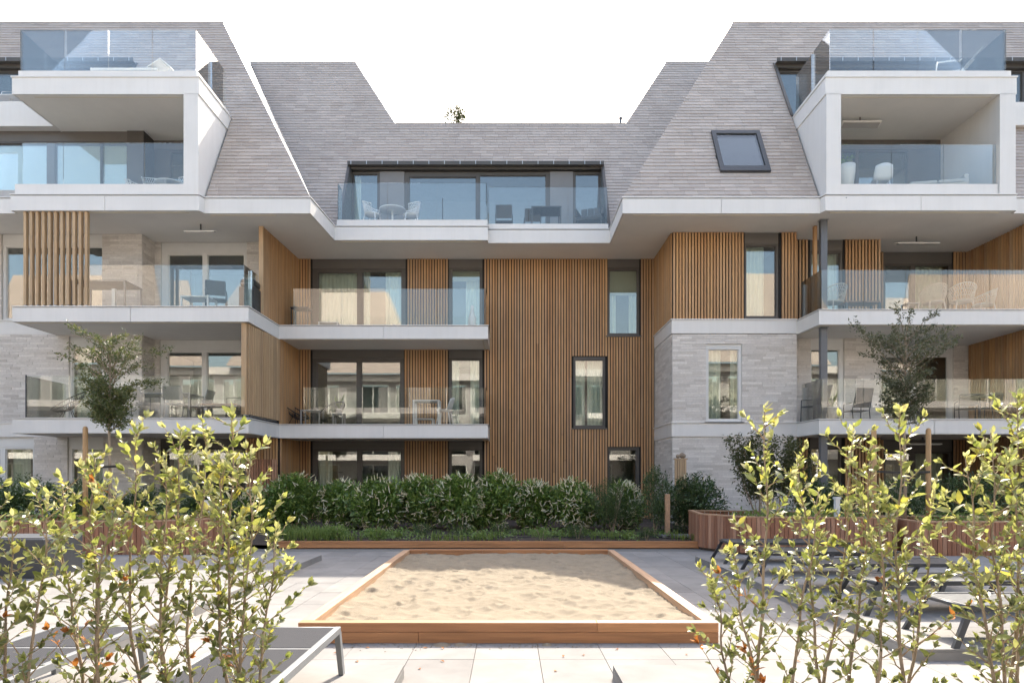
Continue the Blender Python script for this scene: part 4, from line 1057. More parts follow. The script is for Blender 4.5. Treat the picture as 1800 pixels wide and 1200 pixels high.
# ---- small white path lights
def bollard(x, y, z, h, label):
    t = thing('path_light', label, 'light', (x, y, z), 0, 'white path lights')
    MB().box(-.045, .045, -.045, .045, 0, h).build('post', M['bedlight'], t, bevel=.004); MB().box(-.06, .06, -.06, .06, h, h+.045).build('cap', M['whitem'], t)
bollard(wx(365,14.9), 14.9, .05, .95, 'slim white path light post left of the flowerbed, behind the leafy shrubs'); bollard(wx(1541,12.4), 13.9, .6, .5, 'short white path light post in the right planter beside the tree stake')

# ================================================================== SANDBOX
x0, x1, y0, y1 = SB; sb = thing('sandbox', 'large wooden sandbox of two stacked boards filled with pale rippled sand', 'sandbox', ((x0+x1)/2, (y0+y1)/2, 0))
ox, oy = sb.location.x, sb.location.y; BT = .115
def sbx(a, b, c, d, e, f, mat='timber'): MB().box(a-ox, b-ox, c-oy, d-oy, e, f).build('board', M[mat], sb, bevel=.004)
lo, hi = (.0, .098), (.1005, .192)
for (a, b, z) in ((x0, -.85, lo), (-.847, x1, lo), (x0, .82, hi), (.823, x1, hi)): sbx(a, b, y0, y0+BT, *z)
for (a, b, z) in ((x0+.1, .3, lo), (.303, x1-.1, lo), (x0+.1, -.5, hi), (-.497, x1-.1, hi)): sbx(a, b, y1-BT, y1, *z)
for s, (a, b) in ((0, (x0+.0, x0+BT)), (1, (x1-BT, x1))):
    for (c, d, z) in ((y0+BT+.002, 9.2, lo), (9.203, y1-(BT+.002 if 1 else 0), lo), (y0+BT+.002, 10.1, hi), (10.103, y1-BT-.002, hi)): sbx(a+.0, b, c, d, *z, 'timbery')
nx, ny = 170, 270; vs = []; ax0, ax1, ay0, ay1 = x0+BT-.005, x1-BT+.005, y0+BT-.005, y1-BT+.005
feet = []; q = random.Random(11)
for i in range(520): feet.append((q.uniform(ax0, ax1), q.uniform(ay0, ay1), q.uniform(.05,.12), q.uniform(.006,.022)))
grid = {}
for f in feet:
    grid.setdefault((int(f[0]*2), int(f[1]*2)), []).append(f)
for j in range(ny+1):
    for i in range(nx+1):
        x = ax0+(ax1-ax0)*i/nx; y = ay0+(ay1-ay0)*j/ny
        h = .105 + .030*noise.noise(Vector((x*.9, y*.8, 1))) + .024*noise.noise(Vector((x*2.6, y*2.6, 5))) + .013*noise.noise(Vector((x*6, y*6, 2))) + .005*noise.noise(Vector((x*15, y*15, 4)))
        for gi in (-1,0,1):
            for gj in (-1,0,1):
                for fx, fy, fr, fd in grid.get((int(x*2)+gi, int(y*2)+gj), ()):
                    d = math.hypot(x-fx, (y-fy)*.8)/fr
                    if d < 1.5: h += fd*(-(1-d*d) if d < 1 else .55*(1-abs(d-1.22)/.28) if d < 1.5 and abs(d-1.22) < .28 else 0)
        e = min(x-ax0, ax1-x, (y-ay0), ay1-y); h += .03*max(0, 1-e/.4)*(.6+.8*noise.noise(Vector((x*1.7, y*1.7, 8))))
        vs.append((x-ox, y-oy, min(h, .176)))
sd = MB(); sd.add(vs, [(j*(nx+1)+i, j*(nx+1)+i+1, (j+1)*(nx+1)+i+1, (j+1)*(nx+1)+i) for j in range(ny) for i in range(nx)])
tag(sd.build('sand', M['sand'], sb, True), kind='stuff')
sp_ = MB(); q = random.Random(8)
for i in range(420):
    x = q.gauss(-.25, 1.0); y = y0 - abs(q.gauss(.02, .10)); a = q.uniform(.003,.008)
    if abs(x) < 1.9: sp_.lathe([(a,0),(a*.7,a*.6),(a*.1,a*.8)], (x, y, .001), 5)
for x, rr in ((-.62,.09), (-.45,.07), (.35,.05)): sp_.lathe([(rr,0),(rr*.6,.012),(rr*.1,.02)], (x, y0-.06, 0), 12)
tag(sp_.build('spilt_sand', M['sand']), kind='stuff')
lf = MB(); leaf_quad(lf, Vector((-1.55, 6.0, .006)), Vector((1,.2,.05)).normalized(), Vector((0,0,1)), .09, .04)
tag(lf.build('fallen_leaf', M['leafbr']), 'dry fallen leaf lying on the paving in front of the sandbox', 'leaf')
q = random.Random(21)
for i in range(16):
    lf = MB(); lx, ly = q.choice((-1,1))*q.uniform(.3, 2.6), q.uniform(5.35, 6.2)
    leaf_quad(lf, Vector((0,0,.006)), Vector((q.uniform(-1,1), q.uniform(-1,1), .05)).normalized(), Vector((0,0,1)), q.uniform(.035,.06), .025)
    o = lf.build('fallen_leaf', M['leafbr']); o.location = (lx, ly, 0); tag(o, 'tiny withered leaf on the paving %s the sandbox front' % ('left of centre before' if lx < 0 else 'right of centre before'), 'leaf', 'tiny leaves lying left before the sandbox' if lx < 0 else 'tiny leaves lying right before the sandbox')

# ================================================================== TREES ON STAKES
def tree(x, y, z, h_clear, crown, mat, label, seed, dense):
    q = random.Random(seed); t = thing('staked_tree', label, 'tree', (x, y, z))
    tr = MB(); top = crown[2]+crown[3]
    tr.tube([(0,0,0), (.02,0,h_clear*.5), (-.01,.01,h_clear), (.01,0,crown[2]), (.04,0,top*.93)], .038, 8, r1=.010); tr.build('trunk', M['bark'], t, True)
    br = MB(); lv = MB(); nb = 56
    for i in range(nb):
        u = i/nb; zb = h_clear*.96 + (top*.95-h_clear)*u*.85; a = i*2.4+q.uniform(-.3,.3)
        # narrow below, wide in the upper half, thin tips
        rad = crown[0]*(.42+.25*u) if u < .42 else crown[0]*q.uniform(.5, 1.25)*(1.2 - .95*(u-.42))
        base = Vector((.01,0,zb)); tip = base + Vector((math.cos(a)*rad, math.sin(a)*rad*.9, rad*q.uniform(.35,1.0)))
        pts = [base + (tip-base)*k/5 + Vector((0,0,.10*rad*math.sin(k/5*PI))) + rvec(q)*.02 for k in range(6)]
        br.tube(pts, .010, 5, r1=.0025)
        n = int((dense[0] if u < .45 else dense[1])*(.6+rad*.8))
        for k in range(n):
            s = q.random()**.6; c = pts[min(4, int(s*5))].lerp(pts[min(5, int(s*5)+1)], s*5 % 1)
            p = c + rvec(q)*q.uniform(.0, .15 if u < .45 else .11); d = ((tip-base).normalized()*.7 + rvec(q)).normalized()
            leaf_quad(lv, p, d, rvec(q), q.uniform(.05,.085), .028)
    br.build('branches', M['bark'], t); lv.build('crown', M[mat], t); return t
TYL = 13.6
tree(wx(192,TYL), TYL, .6, wz(755,TYL)-.55, (.86, 1.0, wz(690,TYL)-.6, wz(560,TYL)-wz(690,TYL)), 'olive', 'young evergreen tree with a bushy lower crown, before the left balconies', 41, (210, 62))
tree(wx(1590,TYL), TYL, .6, wz(745,TYL)-.55, (.92, 1.0, wz(690,TYL)-.6, wz(545,TYL)-wz(690,TYL)), 'olived', 'young greyish evergreen tree with a loose round crown, before the right balconies', 42, (140, 78))
def stake(px, pyt, Y, label):
    t = thing('tree_stake', label, 'stake', (wx(px,Y), Y, .55), 0, 'wooden tree stakes'); h = wz(pyt,Y)-.55
    s = MB(); s.lathe([(.048,0),(.050,h*.5),(.048,h-.05),(.035,h-.012),(.012,h)], (0,0,0), 10); s.build('post', M['stake'], t, True)
stake(150, 749, TYL, 'round wooden tree stake left of the left tree'); stake(1536, 753, TYL-.2, 'round wooden tree stake left of the right tree'); stake(1632, 752, TYL, 'round wooden tree stake right of the right tree')
def tie(xa, xb, z, Y, label):
    b = MB(); pts = [(xa,0,0), ((xa+xb)/2,.0,-.03), (xb,0,-.012)]
    for i in range(2):
        p, q_ = Vector(pts[i]), Vector(pts[i+1]); b.slab3([p+Vector((0,-.06,-.022)), q_+Vector((0,-.06,-.022)), q_+Vector((0,-.06,.022)), p+Vector((0,-.06,.022))], (0,.008,0))
    b.tube([(xa+.055*math.cos(2*PI*k/12), .055*math.sin(2*PI*k/12), 0) for k in range(12)], .014, 5, True)
    o = b.build('tie_strap', M['black']); o.location = (0, Y, z); tag(o, label, 'strap', 'black tree ties')
tie(wx(150,TYL), wx(215,TYL), wz(818,TYL), TYL, 'black strap tying the left tree to its stake'); tie(wx(1536,TYL), wx(1632,TYL), wz(828,TYL), TYL, 'black strap tying the right tree between its two stakes')

# ---- on the roof
rp_ = bush('rooftop_plant', 'small brownish bushy plant peeking over the central roof ridge', 'plant', wx(800,25), 25, .42, .3, 1.1, 900, 'bamboo', .10, .035, 190, 0, None, z=14.05)
fl = thing('flue_pipe', 'thin grey vent pipe standing at the right end of the central ridge', 'pipe', (wx(1091,25), 25, 13.78))
MB().tube([(0,0,0),(0,0,.88)], .05, 8).build('pipe', M['column'], fl); MB().lathe([(.07,.86),(.07,.92),(.02,.95)], n=8).build('cap', M['column'], fl)

# ================================================================== FURNITURE
def legs4(t, w_, d, h, r, mat, splay=.03, name='leg'):
    for sx in (-1,1):
        for sy in (-1,1):
            MB().tube([(sx*(w_/2+splay), sy*(d/2+splay), 0), (sx*w_/2, sy*d/2, h)], r, 6).build(name, M[mat], t, True)
def tub_chair(mat, name='tub_chair'):
    """round woven tub chair facing -y"""
    t = thing(name, 'x', 'chair'); legs4(t, .36, .34, .42, .016, mat, .05)
    MB().lathe([(.05,.40),(.23,.41),(.25,.44),(.23,.455),(.05,.46)], n=18).build('seat', M['cushion' if mat != 'whitem' else mat], t, True)
    b = MB(); n = 22; ring = []; low = []
    def P(a, u):      # a along the shell from arm to arm, u up
        hgt = .30 + .17*math.sin(PI*a)**1.5; ang = PI*(-.12+1.24*a); rr = .25 + .07*u
        return Vector((math.cos(ang)*rr, math.sin(ang)*rr*.95, .44 + u*(hgt-.06)))
    b.tube([P(i/n,1) for i in range(n+1)], .013, 6); b.tube([P(i/n,0) for i in range(n+1)], .012, 6)
    for i in range(n+1):
        for s in (-1,1):
            pts = [P(min(1,max(0,(i+s*k*.9)/n)), k/3) for k in range(4)]; b.tube(pts, .0055, 4)
    for u in (.33,.66): b.tube([P(i/n,u) for i in range(n+1)], .0055, 4)
    b.build('backrest', M[mat], t, True); return t
def shell_chair(mat, legm):
    t = thing('shell_chair', 'x', 'chair'); legs4(t, .30, .30, .43, .014, legm, .08)
    b = MB(); vs = []; n = 14
    for j in range(9):
        u = j/8
        for i in range(n+1):
            a = i/n*2-1; wv = .22+.03*math.sin(u*PI)
            if u < .5: y = -.22+u*2*.40; z = .45+.05*a*a + .0*u
            else: y = .18+(u-.5)*.22; z = .45+(u-.5)*2*.42-.10*a*a*(u-.5)*2+.05*a*a
            vs.append((a*wv, y - .06*a*a*(u > .45), z))
    b.add(vs, [(j*(n+1)+i, j*(n+1)+i+1, (j+1)*(n+1)+i+1, (j+1)*(n+1)+i) for j in range(8) for i in range(n)])
    o = b.build('seat_shell', M[mat], t, True); s = o.modifiers.new('solid', 'SOLIDIFY'); s.thickness = .012; return t
def armchair(mat, seatm, back=.46, lean=.12):
    """light frame armchair facing -y"""
    t = thing('armchair', 'x', 'chair')
    for s in (-1,1):
        MB().tube([(s*.27,-.24,0),(s*.27,-.22,.62),(s*.27,.18,.64)], .014, 6).build('armrest', M[mat], t, True)
        MB().tube([(s*.26,.26,0),(s*.26,.20,.42),(s*.25,.20+lean,.42+back)], .014, 6).build('leg', M[mat], t, True)
    MB().box(-.25,.25,-.24,.22,.405,.43).build('seat', M[seatm], t)
    b = MB(); b.slab3([(-.24,.205,.50),(.24,.205,.50),(.24,.20+lean,.42+back),(-.24,.20+lean,.42+back)], (0,.012,.0)); b.build('backrest', M[seatm], t); return t
def rect_table(w_, d, h, mat, legm, name='table', lw_=.04):
    t = thing(name, 'x', 'table'); MB().box(-w_/2,w_/2,-d/2,d/2,h-.035,h).build('tabletop', M[mat], t, bevel=.004)
    for sx in (-1,1):
        for sy in (-1,1): MB().box(sx*(w_/2-.03)-lw_/2, sx*(w_/2-.03)+lw_/2, sy*(d/2-.03)-lw_/2, sy*(d/2-.03)+lw_/2, 0, h-.036).build('leg', M[legm], t)
    return t
def round_table(r, h, mat):
    t = thing('round_table', 'x', 'table'); MB().lathe([(r*.9,h-.03),(r,h-.02),(r,h)], n=28).build('tabletop', M[mat], t)
    MB().lathe([(.035,.03),(.035,h-.031)], n=12).build('column', M[mat], t, True); MB().lathe([(.26,0),(.25,.02),(.05,.035)], n=22).build('base', M[mat], t); return t
def string_chair():
    """black string chair with an oval tilted shell, facing -y"""
    t = thing('string_chair', 'x', 'chair'); n = 40
    def rim(a): return Vector((.38*math.cos(a), .05 + .43*math.sin(a), .52 + .27*math.sin(a)))
    def hub(a): return Vector((.13*math.cos(a), .02+.12*math.sin(a), .26+.05*math.sin(a)))
    MB().tube([rim(2*PI*k/n) for k in range(n)], .016, 6, True).build('rim', M['black'], t, True)
    MB().tube([hub(2*PI*k/n) for k in range(n)], .012, 6, True).build('hub', M['black'], t, True)
    b = MB()
    for k in range(44):
        a = 2*PI*k/44; r0, h0 = rim(a), hub(a); b.tube([r0, r0.lerp(h0,.55)+Vector((0,0,-.035)), h0], .0065, 4)
    b.build('strings', M['black'], t)
    for a in (.6, 2.5, 3.9, 5.5):
        h0 = hub(a); MB().tube([(h0.x*2.3, h0.y*2.3-.02, 0), h0, rim(a).lerp(h0,.45)+Vector((0,0,-.05))], .011, 5).build('leg', M['black'], t, True)
    return t
def leafy(t, q, n, cen, rad, L, Wd, mat, name='foliage'): blob_leaves(q, n, cen, rad, L, Wd, .5, .4, 6).build(name, M[mat], t)
def pot(r0, r1, h, mat, label, loc, plant=None, seed=1):
    t = thing('plant_pot', label, 'pot', loc); MB().lathe([(r0,0),(r1*.98,h*.75),(r1,h),(r1*.88,h),(r1*.85,h-.05),(.01,h-.06)], n=22).build('pot', M[mat], t, True)
    if plant == 'bushy': leafy(t, random.Random(seed), 140, (0,0,h+.14), (.22,.22,.2), .10, .03, 'laurel')
    if plant == 'spiky':
        b = MB(); q = random.Random(seed)
        for i in range(40):
            a = q.uniform(0,2*PI); l = q.uniform(.3,.6); d = Vector((math.cos(a)*.35, math.sin(a)*.35, 1)).normalized(); leaf_quad(b, Vector((0,0,h-.04)), d, Vector((math.sin(a),-math.cos(a),.2)), l, .03)
        b.build('leaves', M['laurel'], t)
    return t
def heater(x, y, zc, label, w_=.85, ang=-25):
    t = thing('patio_heater', label, 'heater', (x, y, zc), 0, 'flat heaters under the balcony ceilings')
    MB().tube([(0,0,0),(0,0,-.16)], .022, 8).build('rod', M['charcoal'], t)
    MB().obox((0,-.03,-.21), (w_,.22,.035), (R(ang),0,0)).build('panel', M['wframe'], t, bevel=.004)
    MB().obox((0,-.03,-.235), (w_*.94,.17,.02), (R(ang),0,0)).build('grille', M['greym'], t)
T3 = 9.38
# level 3, central terrace
G = 'white woven tub chairs on the terraces'
tc = tub_chair('whitem')
put(tc, True, 'white woven tub chair left of the round table on the central terrace', (wx(655,21.6), 21.55, T3), R(75), G)
put(tc, False, 'white woven tub chair right of the round table on the central terrace', (wx(722,21.6), 21.6, T3), R(-75), G)
rt = round_table(.42, .74, 'whitem'); put(rt, True, 'white round pedestal table between two woven chairs on the central terrace', (wx(690,21.9), 21.9, T3), 0)
put(tc, False, 'white woven tub chair standing in the left bay behind the round table', (wx(271,19.6), 19.6, T3), R(20), G)
put(tc, False, 'white woven tub chair at the left of the group in the left bay', (wx(241,19.9), 19.9, T3), R(65), G)
put(tc, False, 'white woven tub chair half hidden by the white pillar of the left bay', (wx(322,19.7), 19.75, T3), R(-70), G)
put(rt, False, 'white round pedestal table among woven chairs in the left bay', (wx(299,20.0), 20.0, T3), 0)
tag(MB().lathe([(.10,0),(.09,.02),(.018,.03),(.016,1.02)], n=10).build('parasol_pole', M['charcoal']), 'bare dark parasol pole standing on the central terrace', 'pole').location = (wx(778,21.7), 21.7, T3)
ac = armchair('charcoal', 'charcoal')
put(ac, True, 'dark low armchair left of the dark table on the central terrace', (wx(886,21.9), 21.9, T3-.12), R(180), 'dark chairs on the central terrace')
put(ac, False, 'dark low armchair behind the dark table on the central terrace', (wx(936,22.2), 22.2, T3-.12), R(180), 'dark chairs on the central terrace')
dt = rect_table(.95, .8, .62, 'charcoal', 'charcoal'); put(dt, True, 'dark table with rounded top on the right half of the central terrace', (wx(959,21.8), 21.7, T3), 0)
so = thing('lounge_chair', 'large dark slatted lounge chair at the right end of the central terrace', 'chair', (wx(1040,21.7), 21.75, T3), R(-20))
MB().box(-.42,.42,-.4,.4,.22,.34).build('seat', M['charcoal'], so, bevel=.02)
for i in range(4): MB().box(-.42+.215*i,-.42+.215*i+.195,.36,.40,.36,.86).build('back_slat', M['charcoal'], so)
for s in (-1,1): MB().box(s*.42-.03,s*.42+.03,-.4,.4,.36,.62).build('armrest', M['charcoal'], so, bevel=.01)
for sx in (-1,1):
    for sy in (-1,1): MB().box(sx*.39-.025,sx*.39+.025,sy*.36-.025,sy*.36+.025,0,.219).build('leg', M['charcoal'], so)
# loggia of the right bay
pot(.15, .23, .80, 'whitem', 'tall white plant pot at the left of the right bay', (wx(1488,18.95), 18.95, T3), 'bushy', 3)
sc_ = shell_chair('whitem', 'whitem'); put(sc_, True, 'white shell chair in the right bay behind the glass', (wx(1549,19.2), 19.2, T3), R(170))
sf = thing('sofa', 'pale low sofa in the right bay behind the glass', 'sofa', (wx(1640,19.4), 19.4, T3), R(-10))
MB().box(-.75,.75,-.35,.35,.12,.36).build('base', M['wicker'], sf, bevel=.03)
for i in (-1,1): MB().box(i*.37-.35,i*.37+.35,-.35,.2,.365,.46).build('cushion', M['cushion'], sf, bevel=.03)
MB().box(-.75,.75,.22,.36,.365,.62).build('backrest', M['cushion'], sf, bevel=.04); MB().box(.66,.78,-.35,.35,.30,.58).build('armrest', M['cushion'], sf, bevel=.03)
heater(wx(1512,19.6), 19.6, 11.86, 'white flat heater hanging low inside the right bay', 1.1)
# upper terraces: loungers
def deck_chair(label, loc, rz, raised=True):
    t = thing('deck_lounger', label, 'lounger', loc, rz)
    for s in (-1,1):
        MB().box(s*.30-.02,s*.30+.02,-1.0,.35,.24,.29).build('side_rail', M['whitem'], t)
        MB().obox((s*.28,.66,.55),(.035,.82,.035),(R(48),0,0)).build('back_rail', M['whitem'], t)
        for y in (-.9,.25): MB().box(s*.30-.02,s*.30+.02,y-.03,y+.03,0,.239).build('leg', M['whitem'], t)
        MB().tube([(s*.33,-.25,.24),(s*.33,-.2,.56),(s*.33,.42,.56)], .022, 6).build('armrest', M['whitem'], t, True)
    for i in range(8): MB().box(-.28,.28,-.95+.16*i,-.84+.16*i,.275,.295).build('slat', M['whitem'], t)
    for i in range(4): MB().obox((0,.42+.135*i,.31+.15*i),(.56,.10,.02),(R(48),0,0)).build('slat', M['whitem'], t)
    return t
deck_chair('white slatted deck lounger with raised back on the right upper terrace', (wx(1655,19.3), 19.3, 12.53), R(-105))
dl = thing('deck_lounger', 'low white deck lounger with peaked backrest on the left upper terrace', 'lounger', (wx(268,19.2), 19.1, 12.53), 0)
MB().box(-1.5,.35,-.32,.32,.20,.27).build('bed', M['whitem'], dl, bevel=.01)
b = MB(); b.slab3([(.05,-.31,.275),(.42,-.31,.52),(.42,.31,.52),(.05,.31,.275)], (0,0,.03)); b.slab3([(.42,-.31,.52),(.72,-.31,.272),(.72,.31,.272),(.42,.31,.52)], (0,0,.03)); b.build('backrest', M['whitem'], dl)
for x in (-1.4,.25):
    for y in (-.28,.28): MB().box(x-.025,x+.025,y-.025,y+.025,0,.199).build('leg', M['whitem'], dl)
for px in (14, 40):
    w2 = thing('wire_chair', 'white wire backed chair %s on the far left upper terrace' % ('at the picture edge' if px == 14 else 'next to the left bay'), 'chair', (wx(px,20.6), 20.6, 12.45))
    MB().tube([(-.22,0,.3),(-.2,.02,.72),(.2,.02,.72),(.22,0,.3)], .012, 5).build('backrest', M['whitem'], w2, True); MB().box(-.22,.22,-.4,0,.4,.42).build('seat', M['whitem'], w2); legs4(w2, .38, .36, .4, .012, 'whitem')
# level 2, left balcony
heater(wx(353,19.4), 19.4, ZS+.008, 'flat grey framed heater hanging above the left second floor doors', .85, 20)
tb = rect_table(1.5, .9, .78, 'greym', 'greym'); put(tb, True, 'large grey garden table behind the slat screen on the left second floor balcony', (wx(185,19.0), 19.1, Z2), 0)
wt = rect_table(.78, .6, .34, 'whitem', 'whitem'); put(wt, True, 'low white table on the left second floor balcony in front of the doors', (wx(350,18.9), 18.9, Z2), 0)
tag(MB().box(-.045,.045,-.045,.045,0,.55).build('side_post', M['whitem']), 'slim white square post behind the left second floor glass', 'post').location = (wx(200,18.7), 18.72, Z2)
ac2 = armchair('black', 'black'); put(ac2, True, 'black low chair beside the white table on the left second floor balcony', (wx(380,19.1), 19.1, Z2-.08), R(200))
bq = thing('barbecue', 'covered black barbecue at the right end of the left second floor balcony', 'barbecue', (wx(446,19.6), 19.35, Z2), 0)
MB().box(-.22,.22,-.28,.28,0.05,.72).build('cabinet', M['black'], bq, bevel=.02); MB().obox((0,0,.84),(.42,.52,.22),(0,0,0)).build('lid', M['black'], bq, bevel=.07); MB().tube([(-.15,-.3,.80),(.15,-.3,.80)], .012, 6).build('handle', M['zinc'], bq)
# level 2, centre
vs_ = MB().lathe([(.07,0),(.10,.05),(.13,.18),(.115,.34),(.06,.50),(.045,.60),(.055,.68),(.03,.72)], n=18).build('vase', M['whitem'], None, True)
vs_.location = (wx(830,21.2), 21.2, Z2); tag(vs_, 'tall white bottle shaped vase at the right end of the second floor balcony', 'vase')
st = rect_table(.55, .5, .72, 'black', 'black', 'side_table', .025); put(st, True, 'thin black side table against the cedar side wall on the second floor', (wx(527,21.6)+.05, 21.6, Z2), 0)
put(wt, False, 'low white table behind the second floor glass before the sliding door', (wx(580,21.6), 21.6, Z2-.02), 0, None, .8)
# level 1, left
stc = string_chair(); G = 'black string chairs on the first floor balconies'
put(stc, True, 'black string chair in front of the brick on the left first floor balcony', (wx(118,19.0), 19.0, Z1), R(-65), G)
put(stc, False, 'black string chair against the cedar wall on the central first floor balcony', (wx(519,21.7)+.05, 21.7, Z1), R(80), G)
put(stc, False, 'black string chair beside the potted twig on the central first floor balcony', (wx(582,21.5), 21.4, Z1-.06), R(-120), G)
dtab = rect_table(1.9, .9, .75, 'greym', 'greym', 'dining_table'); put(dtab, True, 'long grey dining table on the left first floor balcony behind the tree', (wx(285,19.4), 19.5, Z1), 0)
gc = armchair('greym', 'greym'); G = 'grey dining chairs on the left first floor balcony'
for px, y, rz, lab in ((240, 19.0, 180, 'grey dining chair nearest the tree on the left first floor balcony'), (312, 18.95, 180, 'grey dining chair before the left door on the left first floor balcony'), (352, 19.6, -90, 'grey dining chair at the head of the long grey table')):
    put(gc, px == 240, lab, (wx(px,y), y, Z1), R(rz), G)
bn = rect_table(1.0, .5, .44, 'teak', 'charcoal', 'coffee_table', .06); put(bn, True, 'low brown wooden coffee table on the left first floor balcony', (wx(390,19.2), 19.2, Z1), 0)
put(ac2, False, 'black chair at the slat screen end of the left first floor balcony', (wx(425,19.5)-.1, 19.5, Z1), R(-90))
# level 1, centre
pt = rect_table(.62, .5, .48, 'greym', 'greym', 'side_table'); put(pt, True, 'small grey side table between the two black string chairs', (wx(549,21.3), 21.3, Z1), 0)
pot(.07, .10, .16, 'greym', 'small grey pot with thin twigs on the central first floor balcony', (wx(596,21.25), 21.25, Z1+.36), 'spiky', 4)
ps = rect_table(.35, .35, .36, 'greym', 'greym', 'stool'); put(ps, True, 'small grey stool carrying the twig pot on the central first floor balcony', (wx(596,21.25), 21.25, Z1), 0)
ht = rect_table(.82, .6, .76, 'whitem', 'whitem', 'table', .05); put(ht, True, 'white square legged table at the right of the central first floor balcony', (wx(751,21.2), 21.2, Z1), 0)
put(sc_, False, 'white shell chair right of the white table on the first floor', (wx(782,21.3), 21.35, Z1), R(-100))
put(wt, False, 'white low bench under the white table on the first floor', (wx(746,21.7), 21.8, Z1), 0, None, .75)
# level 2, right
heater(wx(1611,20.4), 20.4, ZS+.008, 'flat white heater hanging under the right second floor ceiling', 1.25, 12)
wc = tub_chair('wicker', 'wicker_chair'); G = 'pale wicker chairs on the right second floor balcony'
for px, y, rz, lab in ((1640, 20.0, 180, 'pale wicker chair, left of the group on the right second floor balcony'), (1690, 19.9, 170, 'pale wicker chair, middle of the group on the right second floor balcony'), (1728, 20.3, -90, 'pale wicker chair, right of the group on the right second floor balcony'), (1465, 20.0, 200, 'pale wicker chair beside the steel column on the second floor')):
    put(wc, px == 1640, lab, (wx(px,y), y, Z2), R(rz), G, 1.15)
put(bn, False, 'low brown wooden table near the steel column on the right second floor', (wx(1510,19.8), 19.8, Z2), 0)
put(ps, False, 'small dark stool left of the wicker chairs on the right second floor', (wx(1600,19.6), 19.6, Z2), 0)
# level 1, right
G = 'dark garden chairs on the right first floor balcony'
dc = armchair('black', 'charcoal', .62, .22)
put(dc, True, 'dark reclining chair beside the steel column on the right first floor', (wx(1424,19.6)+.12, 19.6, Z1), R(-75), G)
put(dc, False, 'dark folded garden chair under the first floor window on the right', (wx(1506,19.9), 19.9, Z1-.1), R(185), G)
dc2 = armchair('black', 'charcoal', .42, .08); G = 'dark dining chairs on the right first floor balcony'
put(dc2, True, 'dark dining chair left of the dark round table on the right first floor', (wx(1704,20.2), 20.3, Z1), R(160), G)
put(dc2, False, 'dark dining chair right of the dark round table on the right first floor', (wx(1742,19.9), 20.0, Z1), R(-150), G)
rd = round_table(.5, .72, 'charcoal'); put(rd, True, 'dark round table between dark chairs on the right first floor', (wx(1722,19.6), 19.6, Z1), 0)
pot(.17, .21, .42, 'wicker', 'beige pot with spiky green plant on the right first floor balcony', (wx(1462,19.8), 19.8, Z1), 'spiky', 6)
heater(wx(1622,20.4), 20.4, Z1-.42+.012, 'flat heater hanging under the right first floor balcony above the garden', 1.0, 0)

# ================================================================== SUN LOUNGERS
def lounger(frame, slingm, L=2.0, Wd=.62, H=.34, legsplay=.16):
    """bed along y, far (foot) end at y=0, head towards -y"""
    t = thing('sun_lounger', 'x', 'sun lounger'); hw = Wd/2
    for s in (-1,1):
        MB().slab3([(s*hw-.022*s,-L,H-.03),(s*hw-.022*s,-.03,H-.03),(s*hw+.022*s,-.03,H-.03),(s*hw+.022*s,-L,H-.03)], (0,0,.05)).build('side_rail', M[frame], t, bevel=.006)
        for y, d in ((-.02, .0), (-L+.25, -.0)):
            b = MB(); b.slab3([(s*(hw-.02),y-.05,H-.02),(s*(hw+.02),y-.05,H-.02),(s*(hw+.03+legsplay*.15),y-.035+d+legsplay*.5,0),(s*(hw-.005+legsplay*.15),y-.035+d+legsplay*.5,0)], (0,.055,0)); b.build('leg', M[frame], t)
    MB().tube([(-hw,-.01,H-.008),(hw,-.01,H-.008)], .020, 8).build('end_bar', M[frame], t, True)
    MB().box(-hw+.024,hw-.024,-.62,-.03,H-.004,H+.012).build('foot_sling', M[slingm], t, bevel=.004)
    MB().box(-hw+.024,hw-.024,-L,-.66,H-.004,H+.012).build('seat_sling', M[slingm], t, bevel=.004)
    MB().box(-hw+.024,hw-.024,-.652,-.628,H-.012,H+.010).build('cross_bar', M[frame], t); return t
lg = lounger('alu', 'sling', legsplay=.05)
put(lg, True, 'grey mesh sun lounger in the foreground right beside the sandbox corner', (-1.56, 5.02, .1), 0, 'grey sun loungers in the foreground')
put(lg, False, 'grey mesh sun lounger at the lower left, half behind the leafy shrubs', (-3.02, 5.05, .1), 0, 'grey sun loungers in the foreground')
put(lg, False, 'grey mesh sun lounger at the left picture edge in the foreground', (-4.35, 5.0, .1), 0, 'grey sun loungers in the foreground')
ld = lounger('charcoal', 'charcoal', legsplay=.30)
for i, (y, x, lab) in enumerate(((11.75, 3.72, 'farthest dark sun lounger, close to the right wooden planter'), (10.35, 3.78, 'second farthest dark sun lounger on the right platform'), (8.95, 3.82, 'middle dark sun lounger on the right platform'), (7.5, 3.85, 'second nearest dark sun lounger on the right platform'), (6.15, 3.9, 'nearest dark sun lounger on the right platform'))):
    put(ld, i == 0, lab, (x, y, .1), R(90), 'dark sun loungers on the right platform')

# ================================================================== FOREGROUND SHRUBS
def leaf_mesh(name, m, seed):
    q = random.Random(seed); L, Wd = 1., .46; b = MB(); n = 5; top = []
    bend = q.uniform(.08,.35); tw = q.uniform(-.3,.3); fold = q.uniform(.12,.35)
    mid = []; lf_, rt_ = [], []
    for i in range(n+1):
        u = i/n; z = -bend*u*u; wv = Wd*.5*(math.sin(PI*min(1,u**.85))**.8) if 0 < u < 1 else 0.012
        wv *= 1+.12*math.sin(i*2.6+seed)
        mid.append((0, u, z)); lf_.append((-wv, u-.02, z+wv*fold+wv*tw*u)); rt_.append((wv, u-.02, z+wv*fold-wv*tw*u))
    vs = mid+lf_+rt_; N = n+1
    fs = [(i, i+1, N+i+1, N+i) for i in range(n)] + [(i+1, i, 2*N+i, 2*N+i+1) for i in range(n)]
    b.add(vs, fs); return b, b.mesh(name, m, True)
